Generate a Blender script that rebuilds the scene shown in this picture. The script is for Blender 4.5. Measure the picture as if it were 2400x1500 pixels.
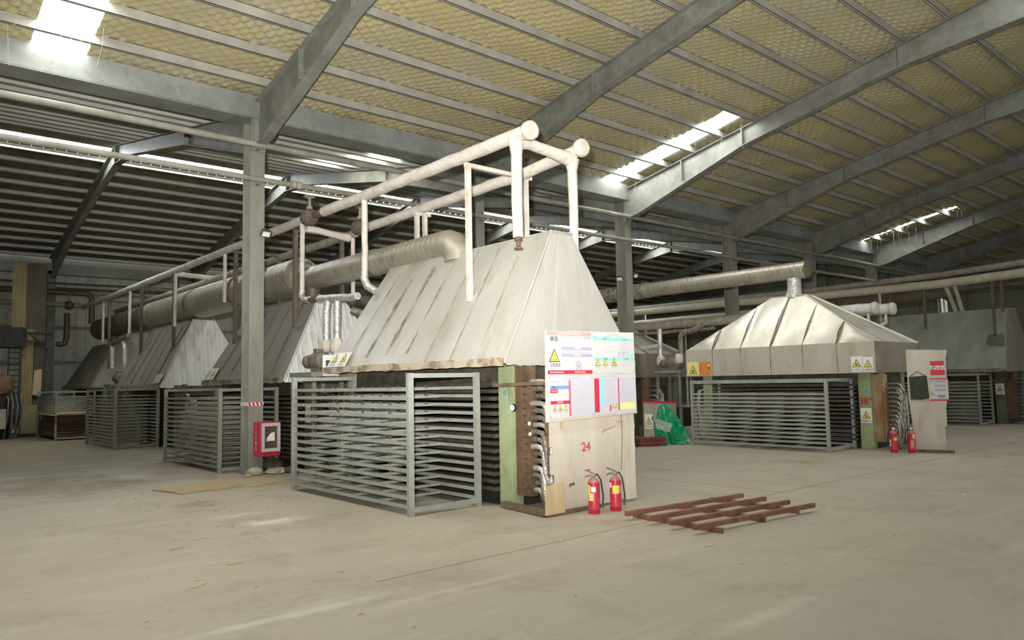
import bpy, math, random
import numpy as np
from mathutils import Vector, Matrix

random.seed(7)
rng = np.random.default_rng(11)
for o in list(bpy.data.objects):
    bpy.data.objects.remove(o, do_unlink=True)
scn = bpy.context.scene
COL = scn.collection

# ------------------------------------------------------------------ camera, world, light, exposure
YAW, PIT, ROL = math.radians(49.0416), math.radians(4.6642), math.radians(-1.1362)
CAM = Vector((0, 0, 1.6))
fw = Vector((math.cos(YAW)*math.cos(PIT), math.sin(YAW)*math.cos(PIT), math.sin(PIT)))
rt = Vector((math.sin(YAW), -math.cos(YAW), 0))
up = rt.cross(fw)
r2 = math.cos(ROL)*rt + math.sin(ROL)*up
u2 = -math.sin(ROL)*rt + math.cos(ROL)*up
cd = bpy.data.cameras.new('camera')
cd.sensor_fit = 'HORIZONTAL'; cd.sensor_width = 36.0; cd.lens = 1748.72/2400*36.0
cd.clip_end = 300
cam = bpy.data.objects.new('camera', cd); COL.objects.link(cam)
cam.matrix_world = Matrix(((r2.x, u2.x, -fw.x, CAM.x), (r2.y, u2.y, -fw.y, CAM.y), (r2.z, u2.z, -fw.z, CAM.z), (0, 0, 0, 1)))
scn.camera = cam

w = bpy.data.worlds.new('daylight'); scn.world = w; w.use_nodes = True
bg = w.node_tree.nodes['Background']
bg.inputs['Color'].default_value = (0.97, 0.99, 1.0, 1); bg.inputs['Strength'].default_value = 0.7

fl = bpy.data.lights.new('photo_flash', 'SPOT')          # the photographer's flash gun, beside the lens
fl.energy = 8000; fl.spot_size = math.radians(96); fl.spot_blend = 0.75; fl.shadow_soft_size = 0.05
fl.color = (1.0, 0.972, 0.93)
flo = bpy.data.objects.new('photo_flash', fl); COL.objects.link(flo)
flo.location = CAM + u2*0.30 - r2*0.16
aim = (fw*1.0 + u2*0.48).normalized()
flo.rotation_euler = aim.to_track_quat('-Z', 'Y').to_euler()

vs = scn.view_settings
vs.view_transform = 'Standard'; vs.look = 'None'; vs.gamma = 1.0; vs.use_curve_mapping = False
vs.exposure = 0.0
cy = scn.cycles
cy.use_denoising = True
cy.max_bounces = 5; cy.diffuse_bounces = 4; cy.glossy_bounces = 2; cy.transmission_bounces = 2; cy.transparent_max_bounces = 4
cy.adaptive_threshold = 0.03; cy.use_light_tree = False
cy.caustics_reflective = False; cy.caustics_refractive = False
cy.sample_clamp_indirect = 4.0

# ------------------------------------------------------------------ materials
def lin(c):
    def f(v):
        v = v/255.0
        return v/12.92 if v <= 0.04045 else ((v+0.055)/1.055)**2.4
    return (f(c[0]), f(c[1]), f(c[2]), 1)

MATS = {}
def M(name, c1, c2=None, scale=3.0, rough=0.6, metal=0.0, stretch=(1, 1, 1), c3=None, scale3=12.0, amt3=0.5,
      bump=0.0, bscale=40.0, bstretch=(1, 1, 1), ribs=None, lo=0.35, hi=0.65, emit=None, estr=0.0, alpha=1.0, trans=0.0, spec=0.5):
    if name in MATS: return MATS[name]
    m = bpy.data.materials.new(name); m.use_nodes = True
    nt = m.node_tree; N = nt.nodes; Lk = nt.links
    b = N['Principled BSDF']
    b.inputs['Roughness'].default_value = rough; b.inputs['Metallic'].default_value = metal
    b.inputs['Specular IOR Level'].default_value = spec
    b.inputs['Alpha'].default_value = alpha
    b.inputs['Transmission Weight'].default_value = trans
    tc = N.new('ShaderNodeTexCoord')
    geo = N.new('ShaderNodeNewGeometry')
    P = geo.outputs['Position']
    def mapped(st):
        mp = N.new('ShaderNodeMapping'); mp.inputs['Scale'].default_value = st
        Lk.new(P, mp.inputs['Vector']); return mp.outputs['Vector']
    def noise(sc_, st, det=6.0):
        n = N.new('ShaderNodeTexNoise'); n.inputs['Scale'].default_value = sc_; n.inputs['Detail'].default_value = det
        n.inputs['Roughness'].default_value = 0.62
        Lk.new(mapped(st), n.inputs['Vector']); return n.outputs['Fac']
    def ramp(fac, a, c):
        r = N.new('ShaderNodeMapRange'); r.inputs['From Min'].default_value = a; r.inputs['From Max'].default_value = c
        Lk.new(fac, r.inputs['Value']); return r.outputs['Result']
    col = None
    if c2 is None:
        b.inputs['Base Color'].default_value = lin(c1)
    else:
        mx = N.new('ShaderNodeMix'); mx.data_type = 'RGBA'
        mx.inputs['A'].default_value = lin(c1); mx.inputs['B'].default_value = lin(c2)
        Lk.new(ramp(noise(scale, stretch), lo, hi), mx.inputs['Factor'])
        col = mx.outputs['Result']
        if c3 is not None:
            m3 = N.new('ShaderNodeMix'); m3.data_type = 'RGBA'; m3.inputs['B'].default_value = lin(c3)
            Lk.new(col, m3.inputs['A'])
            mm = N.new('ShaderNodeMath'); mm.operation = 'MULTIPLY'; mm.inputs[1].default_value = amt3
            Lk.new(ramp(noise(scale3, stretch), 0.52, 0.72), mm.inputs[0]); Lk.new(mm.outputs[0], m3.inputs['Factor'])
            col = m3.outputs['Result']
        Lk.new(col, b.inputs['Base Color'])
    hgt = None
    if bump > 0:
        hgt = noise(bscale, bstretch, 3.0)
    if ribs is not None:
        axis, pitch, depth = ribs
        sp = N.new('ShaderNodeSeparateXYZ'); Lk.new(P, sp.inputs[0])
        mu = N.new('ShaderNodeMath'); mu.operation = 'MULTIPLY'; mu.inputs[1].default_value = 2*math.pi/pitch
        Lk.new(sp.outputs[axis], mu.inputs[0])
        sn = N.new('ShaderNodeMath'); sn.operation = 'SINE'; Lk.new(mu.outputs[0], sn.inputs[0])
        pw = N.new('ShaderNodeMapRange'); pw.inputs['From Min'].default_value = 0.55; pw.inputs['From Max'].default_value = 0.95
        Lk.new(sn.outputs[0], pw.inputs['Value'])
        bp2 = N.new('ShaderNodeBump'); bp2.inputs['Strength'].default_value = depth; bp2.inputs['Distance'].default_value = 0.02
        Lk.new(pw.outputs['Result'], bp2.inputs['Height'])
        last = bp2
    else:
        last = None
    if hgt is not None:
        bp = N.new('ShaderNodeBump'); bp.inputs['Strength'].default_value = bump; bp.inputs['Distance'].default_value = 0.02
        Lk.new(hgt, bp.inputs['Height'])
        if last is not None: Lk.new(last.outputs[0], bp.inputs['Normal'])
        last = bp
    if last is not None: Lk.new(last.outputs[0], b.inputs['Normal'])
    if emit is not None:
        b.inputs['Emission Color'].default_value = lin(emit); b.inputs['Emission Strength'].default_value = estr
    MATS[name] = m
    return m

STEEL = M('grey_painted_steel', (132, 133, 126), (108, 108, 100), 2.5, 0.55, 0.0, c3=(150, 146, 132), scale3=9, amt3=0.5)
COLM = M('column_grey_paint', (140, 139, 130), (120, 118, 108), 1.8, 0.6, stretch=(1, 1, .35), c3=(112, 104, 86), scale3=6, amt3=0.5)
GUTTER = M('gutter_galvanised', (158, 161, 156), (128, 132, 127), 1.2, 0.5, 0.25, c3=(120, 118, 104), scale3=8, amt3=0.5)
PURLIN = M('purlin_galvanised', (176, 174, 164), (152, 150, 140), 1.5, 0.5, 0.15)
PURLIN_LIT = M('purlin_galvanised_lit', (206, 206, 198), (184, 184, 174), 1.2, 0.5, 0.1)  # purlin grey lightened to stand for light falling on the back-span purlins
DECK = M('deck_underside', (178, 180, 174), (150, 152, 146), 1.0, 0.5, 0.3, ribs=(0, 0.2, 1.0))
DARKDECK = M('dark_insulation', (108, 100, 80), (82, 76, 60), 3, 0.9, bump=0.6, bscale=6)
RACK = M('rack_galvanised', (172, 175, 167), (152, 154, 146), 2, 0.5, 0.2, c3=(126, 118, 100), scale3=16, amt3=0.25)
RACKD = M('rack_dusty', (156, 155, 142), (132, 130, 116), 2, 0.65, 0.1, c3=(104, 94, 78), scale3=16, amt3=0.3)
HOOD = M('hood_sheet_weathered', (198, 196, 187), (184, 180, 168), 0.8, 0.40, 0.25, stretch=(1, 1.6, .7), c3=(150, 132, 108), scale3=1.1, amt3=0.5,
         bump=.25, bscale=9, bstretch=(1, 1, .3), ribs=(1, 0.06, 0.10))
HOODE = M('hood_end_sheet', (202, 200, 191), (190, 186, 175), 0.7, 0.40, 0.25, stretch=(1.4, 1.4, .5), c3=(160, 144, 122), scale3=1.2, amt3=0.35,
          bump=.2, bscale=9, bstretch=(1, 1, .3), ribs=(0, 0.06, 0.08))
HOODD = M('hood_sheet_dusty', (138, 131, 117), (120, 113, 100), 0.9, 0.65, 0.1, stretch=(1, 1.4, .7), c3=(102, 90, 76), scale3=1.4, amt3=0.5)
HOODW = M('hood_end_white_corrugated', (226, 228, 224), (204, 206, 202), 1.2, 0.5, 0.15, stretch=(3, 3, .3), c3=(150, 128, 98), scale3=2.2, amt3=0.6,
          ribs=(0, 0.12, 0.5))
HOODC = M('hood_sheet_cream', (218, 212, 198), (204, 197, 181), 0.9, 0.38, 0.3, stretch=(2, 2, .5), c3=(150, 132, 100), scale3=2.0, amt3=0.35)
HOODG = M('hood_sheet_greygreen', (170, 172, 160), (148, 150, 137), 1.2, 0.55, 0.15, stretch=(2, 2, .4), c3=(160, 156, 142), scale3=2, amt3=0.4)
SEAM = M('seam_dirt', (150, 139, 120), (100, 88, 72), 5, 0.85, lo=.42, hi=.6)
LAGG = M('white_lagging', (218, 212, 202), (196, 188, 176), 4, 0.75, c3=(160, 140, 120), scale3=7, amt3=0.4, bump=0.7, bscale=18)
LAGD = M('dusty_lagging', (168, 160, 144), (142, 132, 116), 4, 0.8, bump=0.6, bscale=18)
LAGC = M('cream_lagging', (204, 195, 172), (184, 174, 150), 3, 0.7, bump=0.3, bscale=14)
RUSTP = M('rusty_post', (106, 97, 86), (84, 75, 66), 5, 0.8, c3=(140, 118, 96), scale3=14, amt3=0.6)
RUST = M('rust_brown', (120, 93, 71), (88, 68, 53), 4, 0.8, c3=(70, 60, 52), scale3=10, amt3=0.7, bump=0.5, bscale=25)
VALVE = M('dirty_valve', (124, 112, 100), (84, 74, 66), 14, 0.85, bump=0.8, bscale=30)
DUCT = M('spiral_duct_metal', (180, 174, 158), (162, 155, 138), 1.5, 0.42, 0.45, c3=(128, 112, 88), scale3=4, amt3=0.5)
DUCTD = M('spiral_duct_dull', (120, 110, 92), (96, 86, 70), 1.5, 0.55, 0.3)
FOIL = M('foil_wrap', (224, 222, 216), (196, 192, 184), 10, 0.30, 0.55, bump=1.0, bscale=22)
FOILD = M('sooty_foil', (158, 150, 136), (108, 100, 88), 12, 0.4, 0.45, bump=1.0, bscale=26)
HOSE = M('steel_hose', (196, 194, 188), (150, 146, 138), 14, 0.25, 0.9, bump=0.3, bscale=60)
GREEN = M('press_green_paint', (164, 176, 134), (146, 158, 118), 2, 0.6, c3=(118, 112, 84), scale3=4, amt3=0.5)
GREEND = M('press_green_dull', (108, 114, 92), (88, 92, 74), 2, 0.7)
PLATEN = M('platen_steel', (98, 90, 80), (66, 60, 54), 6, 0.65, 0.3, c3=(128, 116, 100), scale3=30, amt3=0.6, bump=0.4, bscale=30)
DARK = M('dark_machine', (52, 48, 42), (36, 34, 30), 4, 0.7)
BOARDW = M('painted_plywood', (212, 204, 189), (199, 189, 171), 1.6, 0.7, stretch=(2, 2, .6), c3=(178, 158, 124), scale3=2.4, amt3=0.45)
PLY = M('raw_plywood', (206, 186, 148), (190, 168, 128), 3, 0.75, stretch=(3, 3, .6))
TIMBER = M('old_timber', (124, 106, 84), (98, 82, 64), 6, 0.8)
EXRED = M('extinguisher_red', (202, 50, 72), (190, 42, 62), 3, 0.35)
EXRED2 = M('dusty_red_paint', (190, 40, 60), (172, 28, 48), 3, 0.45)
DUSTTOP = M('dusty_grey_red', (176, 130, 126), (160, 104, 104), 8, 0.7)
BLACK = M('black_rubber', (40, 40, 38), None, rough=0.6)
DGREY = M('dark_grey', (76, 78, 74), None, rough=0.5)
CHROME = M('chrome', (200, 200, 196), None, rough=0.2, metal=1.0)
WHITE = M('print_white', (238, 236, 232), None, rough=0.55)
PAPER = M('poster_white', (208, 206, 205), (201, 198, 196), 1.5, 0.5)
LILAC = M('poster_lilac_white', (199, 196, 204), None, rough=0.5)
PINK = M('print_pink', (222, 160, 160), None, rough=0.5)
RED = M('print_red', (206, 44, 74), None, rough=0.5)
REDD = M('print_dark_red', (178, 34, 56), None, rough=0.5)
TEAL = M('print_teal', (140, 220, 206), None, rough=0.5)
CYAN = M('print_cyan', (150, 216, 228), None, rough=0.5)
BLUE = M('print_blue', (122, 150, 206), None, rough=0.5)
SLATE = M('print_slate', (168, 166, 190), None, rough=0.5)
GREYP = M('print_grey', (182, 180, 186), None, rough=0.5)
TEXTG = M('print_text_grey', (128, 126, 132), None, rough=0.5)
INK = M('print_ink', (60, 58, 56), None, rough=0.5)
YEL = M('print_yellow', (232, 222, 96), None, rough=0.5)
YELP = M('print_pale_yellow', (236, 226, 150), None, rough=0.5)
ORANGE = M('print_orange', (222, 138, 72), None, rough=0.5)
CYPAINT = M('cyan_spray', (110, 190, 190), (130, 196, 184), 6, 0.7)
REDPAINT = M('red_spray', (186, 46, 36), (176, 64, 48), 8, 0.7)
REDSTEN = M('red_stencil', (196, 92, 92), None, rough=0.7)
SKID = M('red_oxide_steel', (142, 98, 78), (116, 80, 64), 4, 0.6, c3=(176, 132, 106), scale3=7, amt3=0.6)
SKIDD = M('red_oxide_dark', (120, 58, 46), (92, 48, 38), 5, 0.65)
ALU = M('cabinet_alu', (206, 206, 202), None, rough=0.4, metal=0.2)
GLASSD = M('cabinet_window', (104, 82, 78), (84, 66, 62), 6, 0.12)
GREENP = M('green_plastic', (16, 150, 98), (8, 120, 74), 5, 0.22, bump=0.4, bscale=9)
CLEARP = M('clear_plastic', (196, 206, 198), None, rough=0.15, alpha=0.45)
CABG = M('control_cabinet_grey', (180, 172, 154), (162, 154, 136), 2, 0.5)
FABRIC = M('dark_green_cloth', (70, 78, 66), (56, 62, 52), 12, 0.9, bump=0.5, bscale=60)
CARD = M('cardboard', (190, 172, 134), (176, 156, 118), 3, 0.85)
STONE = M('rubble_stone', (196, 188, 166), (170, 160, 136), 5, 0.9, bump=0.6, bscale=20)
RUBDARK = M('rubbish_dark', (96, 86, 72), (60, 54, 46), 9, 0.85, bump=0.8, bscale=25)
WALLV = M('wall_sheet_grey', (206, 207, 196), (184, 184, 172), 0.8, 0.6, 0.05, c3=(120, 112, 92), scale3=1.5, amt3=0.4)
WALLH = M('wall_sheet_greygreen', (150, 152, 138), (126, 127, 112), 0.8, 0.65)
YELRIB = M('yellowed_fibreglass', (172, 158, 110), (150, 138, 98), 2, 0.7)
BROWNSH = M('brown_sheet', (112, 104, 86), (92, 86, 70), 2, 0.75)
TANK = M('rusty_tank', (128, 96, 60), (84, 66, 44), 3, 0.7)
BROWNPL = M('brown_plate', (150, 116, 98), (118, 92, 78), 5, 0.7, c3=(160, 138, 120), scale3=12, amt3=0.5)
LEDW = M('floodlight_lens', (236, 236, 232), None, rough=0.3)
MOTOR = M('motor_grey', (128, 120, 108), (104, 96, 84), 6, 0.6)
CLAD = M('plaster_lump', (214, 206, 192), (188, 176, 158), 6, 0.8, bump=0.8, bscale=20)
CHIP = M('wood_chip', (214, 192, 152), (196, 172, 130), 6, 0.8)
TAPEW = M('tape_white', (232, 232, 230), None, rough=0.4)
TAPER = M('tape_red', (208, 34, 60), None, rough=0.4)
GLOW = M('skylight_sheet', (240, 242, 236), None, rough=0.4, emit=(252, 255, 252), estr=15.0)
GLOW2 = M('ridge_light_sheet', (240, 242, 238), None, rough=0.4, emit=(246, 251, 254), estr=34.0)
GLOWFILL = M('main_ridge_fill', (240, 242, 238), None, rough=0.4, emit=(246, 252, 252), estr=9.0)  # fill glow for the unseen strip added over the main span
GLOW3 = M('roof_light_sheet', (240, 242, 236), None, rough=0.4, emit=(255, 253, 240), estr=14.0)

# quilted foil insulation under the main roof (wire netting lines follow the built quilting)
QA, QPA, QB, QPB = math.radians(-43), 0.15, math.radians(38), 0.18
def quilt_mat():
    m = bpy.data.materials.new('quilted_insulation'); m.use_nodes = True
    nt = m.node_tree; N = nt.nodes; Lk = nt.links; b = N['Principled BSDF']
    b.inputs['Roughness'].default_value = 0.42; b.inputs['Metallic'].default_value = 0.1
    geo = N.new('ShaderNodeNewGeometry'); sp = N.new('ShaderNodeSeparateXYZ'); Lk.new(geo.outputs['Position'], sp.inputs[0])
    def mth(op, a, b_=None):
        n = N.new('ShaderNodeMath'); n.operation = op
        for i, v in enumerate((a, b_)):
            if v is None: continue
            if isinstance(v, (int, float)): n.inputs[i].default_value = v
            else: Lk.new(v, n.inputs[i])
        return n.outputs[0]
    n1 = N.new('ShaderNodeTexNoise'); n1.inputs['Scale'].default_value = 1.3; n1.inputs['Detail'].default_value = 3
    Lk.new(geo.outputs['Position'], n1.inputs['Vector'])
    wob = mth('MULTIPLY', mth('SUBTRACT', n1.outputs['Fac'], 0.5), 0.12)
    lines = []
    for an, pp in ((QA, QPA), (QB, QPB)):
        q = mth('DIVIDE', mth('ADD', mth('MULTIPLY', sp.outputs[0], -math.sin(an)), mth('MULTIPLY', sp.outputs[1], math.cos(an))), pp)
        fr = mth('FRACT', q)
        d = mth('ABSOLUTE', mth('SUBTRACT', fr, 0.5))
        lines.append(mth('GREATER_THAN', d, 0.5-0.0045/pp))
    ln = mth('MAXIMUM', lines[0], lines[1])
    nz = N.new('ShaderNodeTexNoise'); nz.inputs['Scale'].default_value = 0.55; nz.inputs['Detail'].default_value = 5
    Lk.new(geo.outputs['Position'], nz.inputs['Vector'])
    mr = N.new('ShaderNodeMapRange'); mr.inputs['From Min'].default_value = 0.35; mr.inputs['From Max'].default_value = 0.68
    Lk.new(nz.outputs['Fac'], mr.inputs['Value'])
    mx = N.new('ShaderNodeMix'); mx.data_type = 'RGBA'
    mx.inputs['A'].default_value = lin((184, 172, 128)); mx.inputs['B'].default_value = lin((176, 170, 144))
    Lk.new(mr.outputs['Result'], mx.inputs['Factor'])
    m2 = N.new('ShaderNodeMix'); m2.data_type = 'RGBA'; m2.inputs['B'].default_value = lin((214, 206, 172))
    Lk.new(mx.outputs['Result'], m2.inputs['A']); Lk.new(mth('MULTIPLY', ln, 0.6), m2.inputs['Factor'])
    Lk.new(m2.outputs['Result'], b.inputs['Base Color'])
    nb = N.new('ShaderNodeTexNoise'); nb.inputs['Scale'].default_value = 9; nb.inputs['Detail'].default_value = 5
    Lk.new(geo.outputs['Position'], nb.inputs['Vector'])
    bp = N.new('ShaderNodeBump'); bp.inputs['Strength'].default_value = 0.55; bp.inputs['Distance'].default_value = 0.03
    Lk.new(nb.outputs['Fac'], bp.inputs['Height']); Lk.new(bp.outputs[0], b.inputs['Normal'])
    return m
QUILT = quilt_mat()

SPOTS = [(3.72, 8.67, 0.55, 0.28, (226, 220, 206), 0.8), (3.59, 9.39, 0.5, 0.16, (216, 208, 190), 0.6), (3.65, 14.81, 0.5, 0.8, (220, 212, 196), 0.6), (3.56, 10.71, 0.5, 0.4, (150, 106, 88), 0.6), (3.47, 14.34, 0.6, 0.7, (150, 110, 84), 0.6), (2.56, 5.07, 0.9, 0.1, (204, 198, 180), 0.6), (1.95, 5.09, 0.5, 0.08, (204, 198, 180), 0.6), (3.67, 4.8, 1.2, 0.09, (196, 188, 170), 0.5), (4.66, 2.8, 1.0, 0.12, (206, 200, 184), 0.28), (2.58, 14.41, 1.6, 2.4, (120, 108, 84), 0.6)]
def floor_mat():
    m = bpy.data.materials.new('worn_concrete_floor'); m.use_nodes = True
    nt = m.node_tree; N = nt.nodes; Lk = nt.links; b = N['Principled BSDF']
    b.inputs['Roughness'].default_value = 0.7; b.inputs['Specular IOR Level'].default_value = 0.35
    geo = N.new('ShaderNodeNewGeometry'); P = geo.outputs['Position']
    def mp(scale=(1, 1, 1), rot=0.0, src=None):
        n = N.new('ShaderNodeMapping'); n.inputs['Scale'].default_value = scale; n.inputs['Rotation'].default_value = (0, 0, rot)
        Lk.new(src if src is not None else P, n.inputs['Vector']); return n.outputs[0]
    def noise(v, sc, det=6, ro=0.6, dist=0.0):
        n = N.new('ShaderNodeTexNoise'); n.inputs['Scale'].default_value = sc; n.inputs['Detail'].default_value = det
        n.inputs['Roughness'].default_value = ro; n.inputs['Distortion'].default_value = dist
        Lk.new(v, n.inputs['Vector']); return n.outputs['Fac']
    def rng_(f, a, c, d=0.0, e=1.0):
        n = N.new('ShaderNodeMapRange'); n.inputs['From Min'].default_value = a; n.inputs['From Max'].default_value = c
        n.inputs['To Min'].default_value = d; n.inputs['To Max'].default_value = e; Lk.new(f, n.inputs['Value']); return n.outputs['Result']
    def mix(a, bc, f, isA=True):
        n = N.new('ShaderNodeMix'); n.data_type = 'RGBA'
        if isinstance(a, tuple): n.inputs['A'].default_value = lin(a)
        else: Lk.new(a, n.inputs['A'])
        n.inputs['B'].default_value = lin(bc)
        Lk.new(f, n.inputs['Factor']); return n.outputs['Result']
    big = noise(P, 0.16, 4, 0.55, 0.6)
    c = mix((186, 175, 156), (166, 156, 138), rng_(big, 0.38, 0.62))
    # concrete greyer and darker towards the front, edge broken by noise
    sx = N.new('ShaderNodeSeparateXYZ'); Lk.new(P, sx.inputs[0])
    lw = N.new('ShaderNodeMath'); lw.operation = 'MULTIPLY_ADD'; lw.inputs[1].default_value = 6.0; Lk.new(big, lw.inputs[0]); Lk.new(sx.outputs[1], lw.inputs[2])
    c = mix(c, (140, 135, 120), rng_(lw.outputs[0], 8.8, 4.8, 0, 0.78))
    mid = noise(P, 0.9, 8, 0.68, 0.4)
    c = mix(c, (136, 126, 104), rng_(mid, 0.50, 0.72, 0, 0.6))
    # concrete browner and darker towards the back of the hall
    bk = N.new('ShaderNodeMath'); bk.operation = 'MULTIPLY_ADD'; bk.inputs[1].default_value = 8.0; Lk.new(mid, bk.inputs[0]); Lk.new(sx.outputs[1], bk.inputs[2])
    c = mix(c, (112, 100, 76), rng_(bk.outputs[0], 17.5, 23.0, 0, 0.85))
    # lengthwise drag and tyre streaks
    st = noise(mp((0.16, 1, 1), 0.12), 2.6, 8, 0.70, 0.3)
    c = mix(c, (206, 196, 176), rng_(st, 0.54, 0.78, 0, 0.45))
    st2 = noise(mp((0.12, 1, 1), -0.10), 5.0, 8, 0.72, 0.2)
    c = mix(c, (118, 110, 92), rng_(st2, 0.56, 0.78, 0, 0.35))
    grit = noise(P, 6.5, 9, 0.75, 0.5)
    c = mix(c, (116, 107, 88), rng_(grit, 0.56, 0.74, 0, 0.45))
    # chalky white spills and a reddish stain
    spill = noise(P, 0.8, 7, 0.7, 1.2)
    c = mix(c, (222, 214, 196), rng_(spill, 0.66, 0.74, 0, 0.7))
    red = noise(mp((1, 1.6, 1), 0.8), 0.5, 5, 0.6)
    c = mix(c, (148, 100, 78), rng_(red, 0.70, 0.82, 0, 0.6))
    # single spills: chalk white by the rack, reddish paint, drag marks
    edge = noise(P, 3.0, 8, 0.75, 0.8)
    for px, py, sx_, sy_, col, am in SPOTS:
        sh = N.new('ShaderNodeVectorMath'); sh.operation = 'SUBTRACT'; sh.inputs[1].default_value = (px, py, 0); Lk.new(P, sh.inputs[0])
        sc_ = N.new('ShaderNodeVectorMath'); sc_.operation = 'MULTIPLY'; sc_.inputs[1].default_value = (1/sx_, 1/sy_, 0); Lk.new(sh.outputs[0], sc_.inputs[0])
        ln = N.new('ShaderNodeVectorMath'); ln.operation = 'LENGTH'; Lk.new(sc_.outputs[0], ln.inputs[0])
        ad = N.new('ShaderNodeMath'); ad.operation = 'MULTIPLY_ADD'; ad.inputs[1].default_value = 2.2; Lk.new(edge, ad.inputs[0]); Lk.new(ln.outputs['Value'], ad.inputs[2])
        c = mix(c, col, rng_(ad.outputs[0], 2.0, 1.2, 0, am))
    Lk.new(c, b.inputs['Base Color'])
    bp = N.new('ShaderNodeBump'); bp.inputs['Strength'].default_value = 0.18; bp.inputs['Distance'].default_value = 0.02
    Lk.new(noise(P, 14, 8, 0.7), bp.inputs['Height']); Lk.new(bp.outputs[0], b.inputs['Normal'])
    return m
FLOOR = floor_mat()

# ------------------------------------------------------------------ mesh helpers
class MB:
    def __init__(s): s.v = []; s.f = []; s.sm = []
    def add(s, vs_, fs, sm=False):
        k = len(s.v); s.v.extend([tuple(p) for p in vs_])
        for f in fs: s.f.append(tuple(i+k for i in f)); s.sm.append(sm)
    def box(s, a, b):
        x0, y0, z0 = a; x1, y1, z1 = b
        s.add([(x0, y0, z0), (x1, y0, z0), (x1, y1, z0), (x0, y1, z0), (x0, y0, z1), (x1, y0, z1), (x1, y1, z1), (x0, y1, z1)],
              [(3, 2, 1, 0), (4, 5, 6, 7), (0, 1, 5, 4), (1, 2, 6, 5), (2, 3, 7, 6), (3, 0, 4, 7)])
        return s
    def cbox(s, c, d):
        return s.box((c[0]-d[0]/2, c[1]-d[1]/2, c[2]-d[2]/2), (c[0]+d[0]/2, c[1]+d[1]/2, c[2]+d[2]/2))
    def bar(s, p0, p1, wd, ht, upv=(0, 0, 1)):
        p0 = Vector(p0); p1 = Vector(p1); d = (p1-p0).normalized(); u = Vector(upv)
        if abs(d.dot(u)) > 0.98: u = Vector((1, 0, 0))
        sd = d.cross(u).normalized(); u = sd.cross(d).normalized()
        vs_ = []
        for p in (p0, p1):
            for a, b in ((-1, -1), (1, -1), (1, 1), (-1, 1)): vs_.append(p+sd*(a*wd/2)+u*(b*ht/2))
        s.add(vs_, [(0, 1, 2, 3), (7, 6, 5, 4), (0, 4, 5, 1), (1, 5, 6, 2), (2, 6, 7, 3), (3, 7, 4, 0)])
        return s
    def tube(s, path, r, n=12, caps=True, jit=0.0):
        P = [Vector(p) for p in path]; rs = r if isinstance(r, (list, tuple)) else [r]*len(P)
        t = [(P[min(i+1, len(P)-1)]-P[max(i-1, 0)]).normalized() for i in range(len(P))]
        ref = Vector((0, 0, 1)) if abs(t[0].z) < 0.9 else Vector((1, 0, 0))
        u = (ref-t[0]*ref.dot(t[0])).normalized(); vs_ = []
        for i, p in enumerate(P):
            u = (u-t[i]*u.dot(t[i])).normalized(); v = t[i].cross(u)
            for k in range(n):
                a = 2*math.pi*k/n; rr = rs[i]*(1+(random.uniform(-jit, jit) if jit else 0))
                vs_.append(p+(u*math.cos(a)+v*math.sin(a))*rr)
        fs = [(i*n+k, i*n+(k+1) % n, (i+1)*n+(k+1) % n, (i+1)*n+k) for i in range(len(P)-1) for k in range(n)]
        s.add(vs_, fs, True)
        if caps:
            s.add(vs_[:n], [tuple(range(n-1, -1, -1))]); s.add(vs_[-n:], [tuple(range(n))])
        return s
    def lathe(s, c, prof, n=16, axis=(0, 0, 1)):
        path = []; 
        a = Vector(axis).normalized()
        pts = [Vector(c)+a*h for r, h in prof]
        ref = Vector((1, 0, 0)) if abs(a.x) < 0.9 else Vector((0, 1, 0))
        u = (ref-a*ref.dot(a)).normalized(); v = a.cross(u); vs_ = []
        for (r, h), p in zip(prof, pts):
            for k in range(n):
                an = 2*math.pi*k/n; vs_.append(p+(u*math.cos(an)+v*math.sin(an))*max(r, 1e-4))
        fs = [(i*n+k, i*n+(k+1) % n, (i+1)*n+(k+1) % n, (i+1)*n+k) for i in range(len(prof)-1) for k in range(n)]
        s.add(vs_, fs, True)
        s.add(vs_[:n], [tuple(range(n-1, -1, -1))]); s.add(vs_[-n:], [tuple(range(n))])
        return s
    def prism(s, pts, ext):
        n = len(pts); e = Vector(ext); vs_ = [Vector(p) for p in pts]+[Vector(p)+e for p in pts]
        s.add(vs_, [tuple(range(n-1, -1, -1)), tuple(range(n, 2*n))]+[(i, (i+1) % n, n+(i+1) % n, n+i) for i in range(n)])
        return s
    def sheet(s, c, nu=6, nv=8, th=0.012, bulge=0.0, jit=0.0, inward=None, nsm=True, fold=None):
        """four-cornered metal sheet c=[bl,br,tr,tl]; inward = direction of thickness"""
        bl, br, tr, tl = [Vector(p) for p in c]; nrm = (br-bl).cross(tl-bl).normalized()
        inw = Vector(inward).normalized() if inward is not None else -nrm
        out = nrm if nrm.dot(inw) < 0 else -nrm
        fr = []; ph = random.uniform(0, 6)
        for j in range(nv+1):
            for i in range(nu+1):
                u = i/nu; v = j/nv
                p = (bl*(1-u)+br*u)*(1-v)+(tl*(1-u)+tr*u)*v
                edge = min(1, 6*min(u, 1-u))
                p = p+out*(bulge*math.sin(math.pi*u)*(0.6+0.4*math.sin(5*v+ph))+random.uniform(-jit, jit)*edge)
                if fold: p = p+out*fold*math.sin(math.pi*u)*math.sin(math.pi*v)
                fr.append(p)
        k = nu+1
        fs = [(j*k+i, j*k+i+1, (j+1)*k+i+1, (j+1)*k+i) for j in range(nv) for i in range(nu)]
        if nrm.dot(out) < 0: fs = [f[::-1] for f in fs]
        s.add(fr, fs, nsm)
        ring = [i for i in range(k)]+[j*k+nu for j in range(1, nv+1)]+[nv*k+i for i in range(nu-1, -1, -1)]+[j*k for j in range(nv-1, 0, -1)]
        a = [fr[i] for i in ring]; b2 = [p+inw*th for p in a]; n = len(ring)
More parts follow.
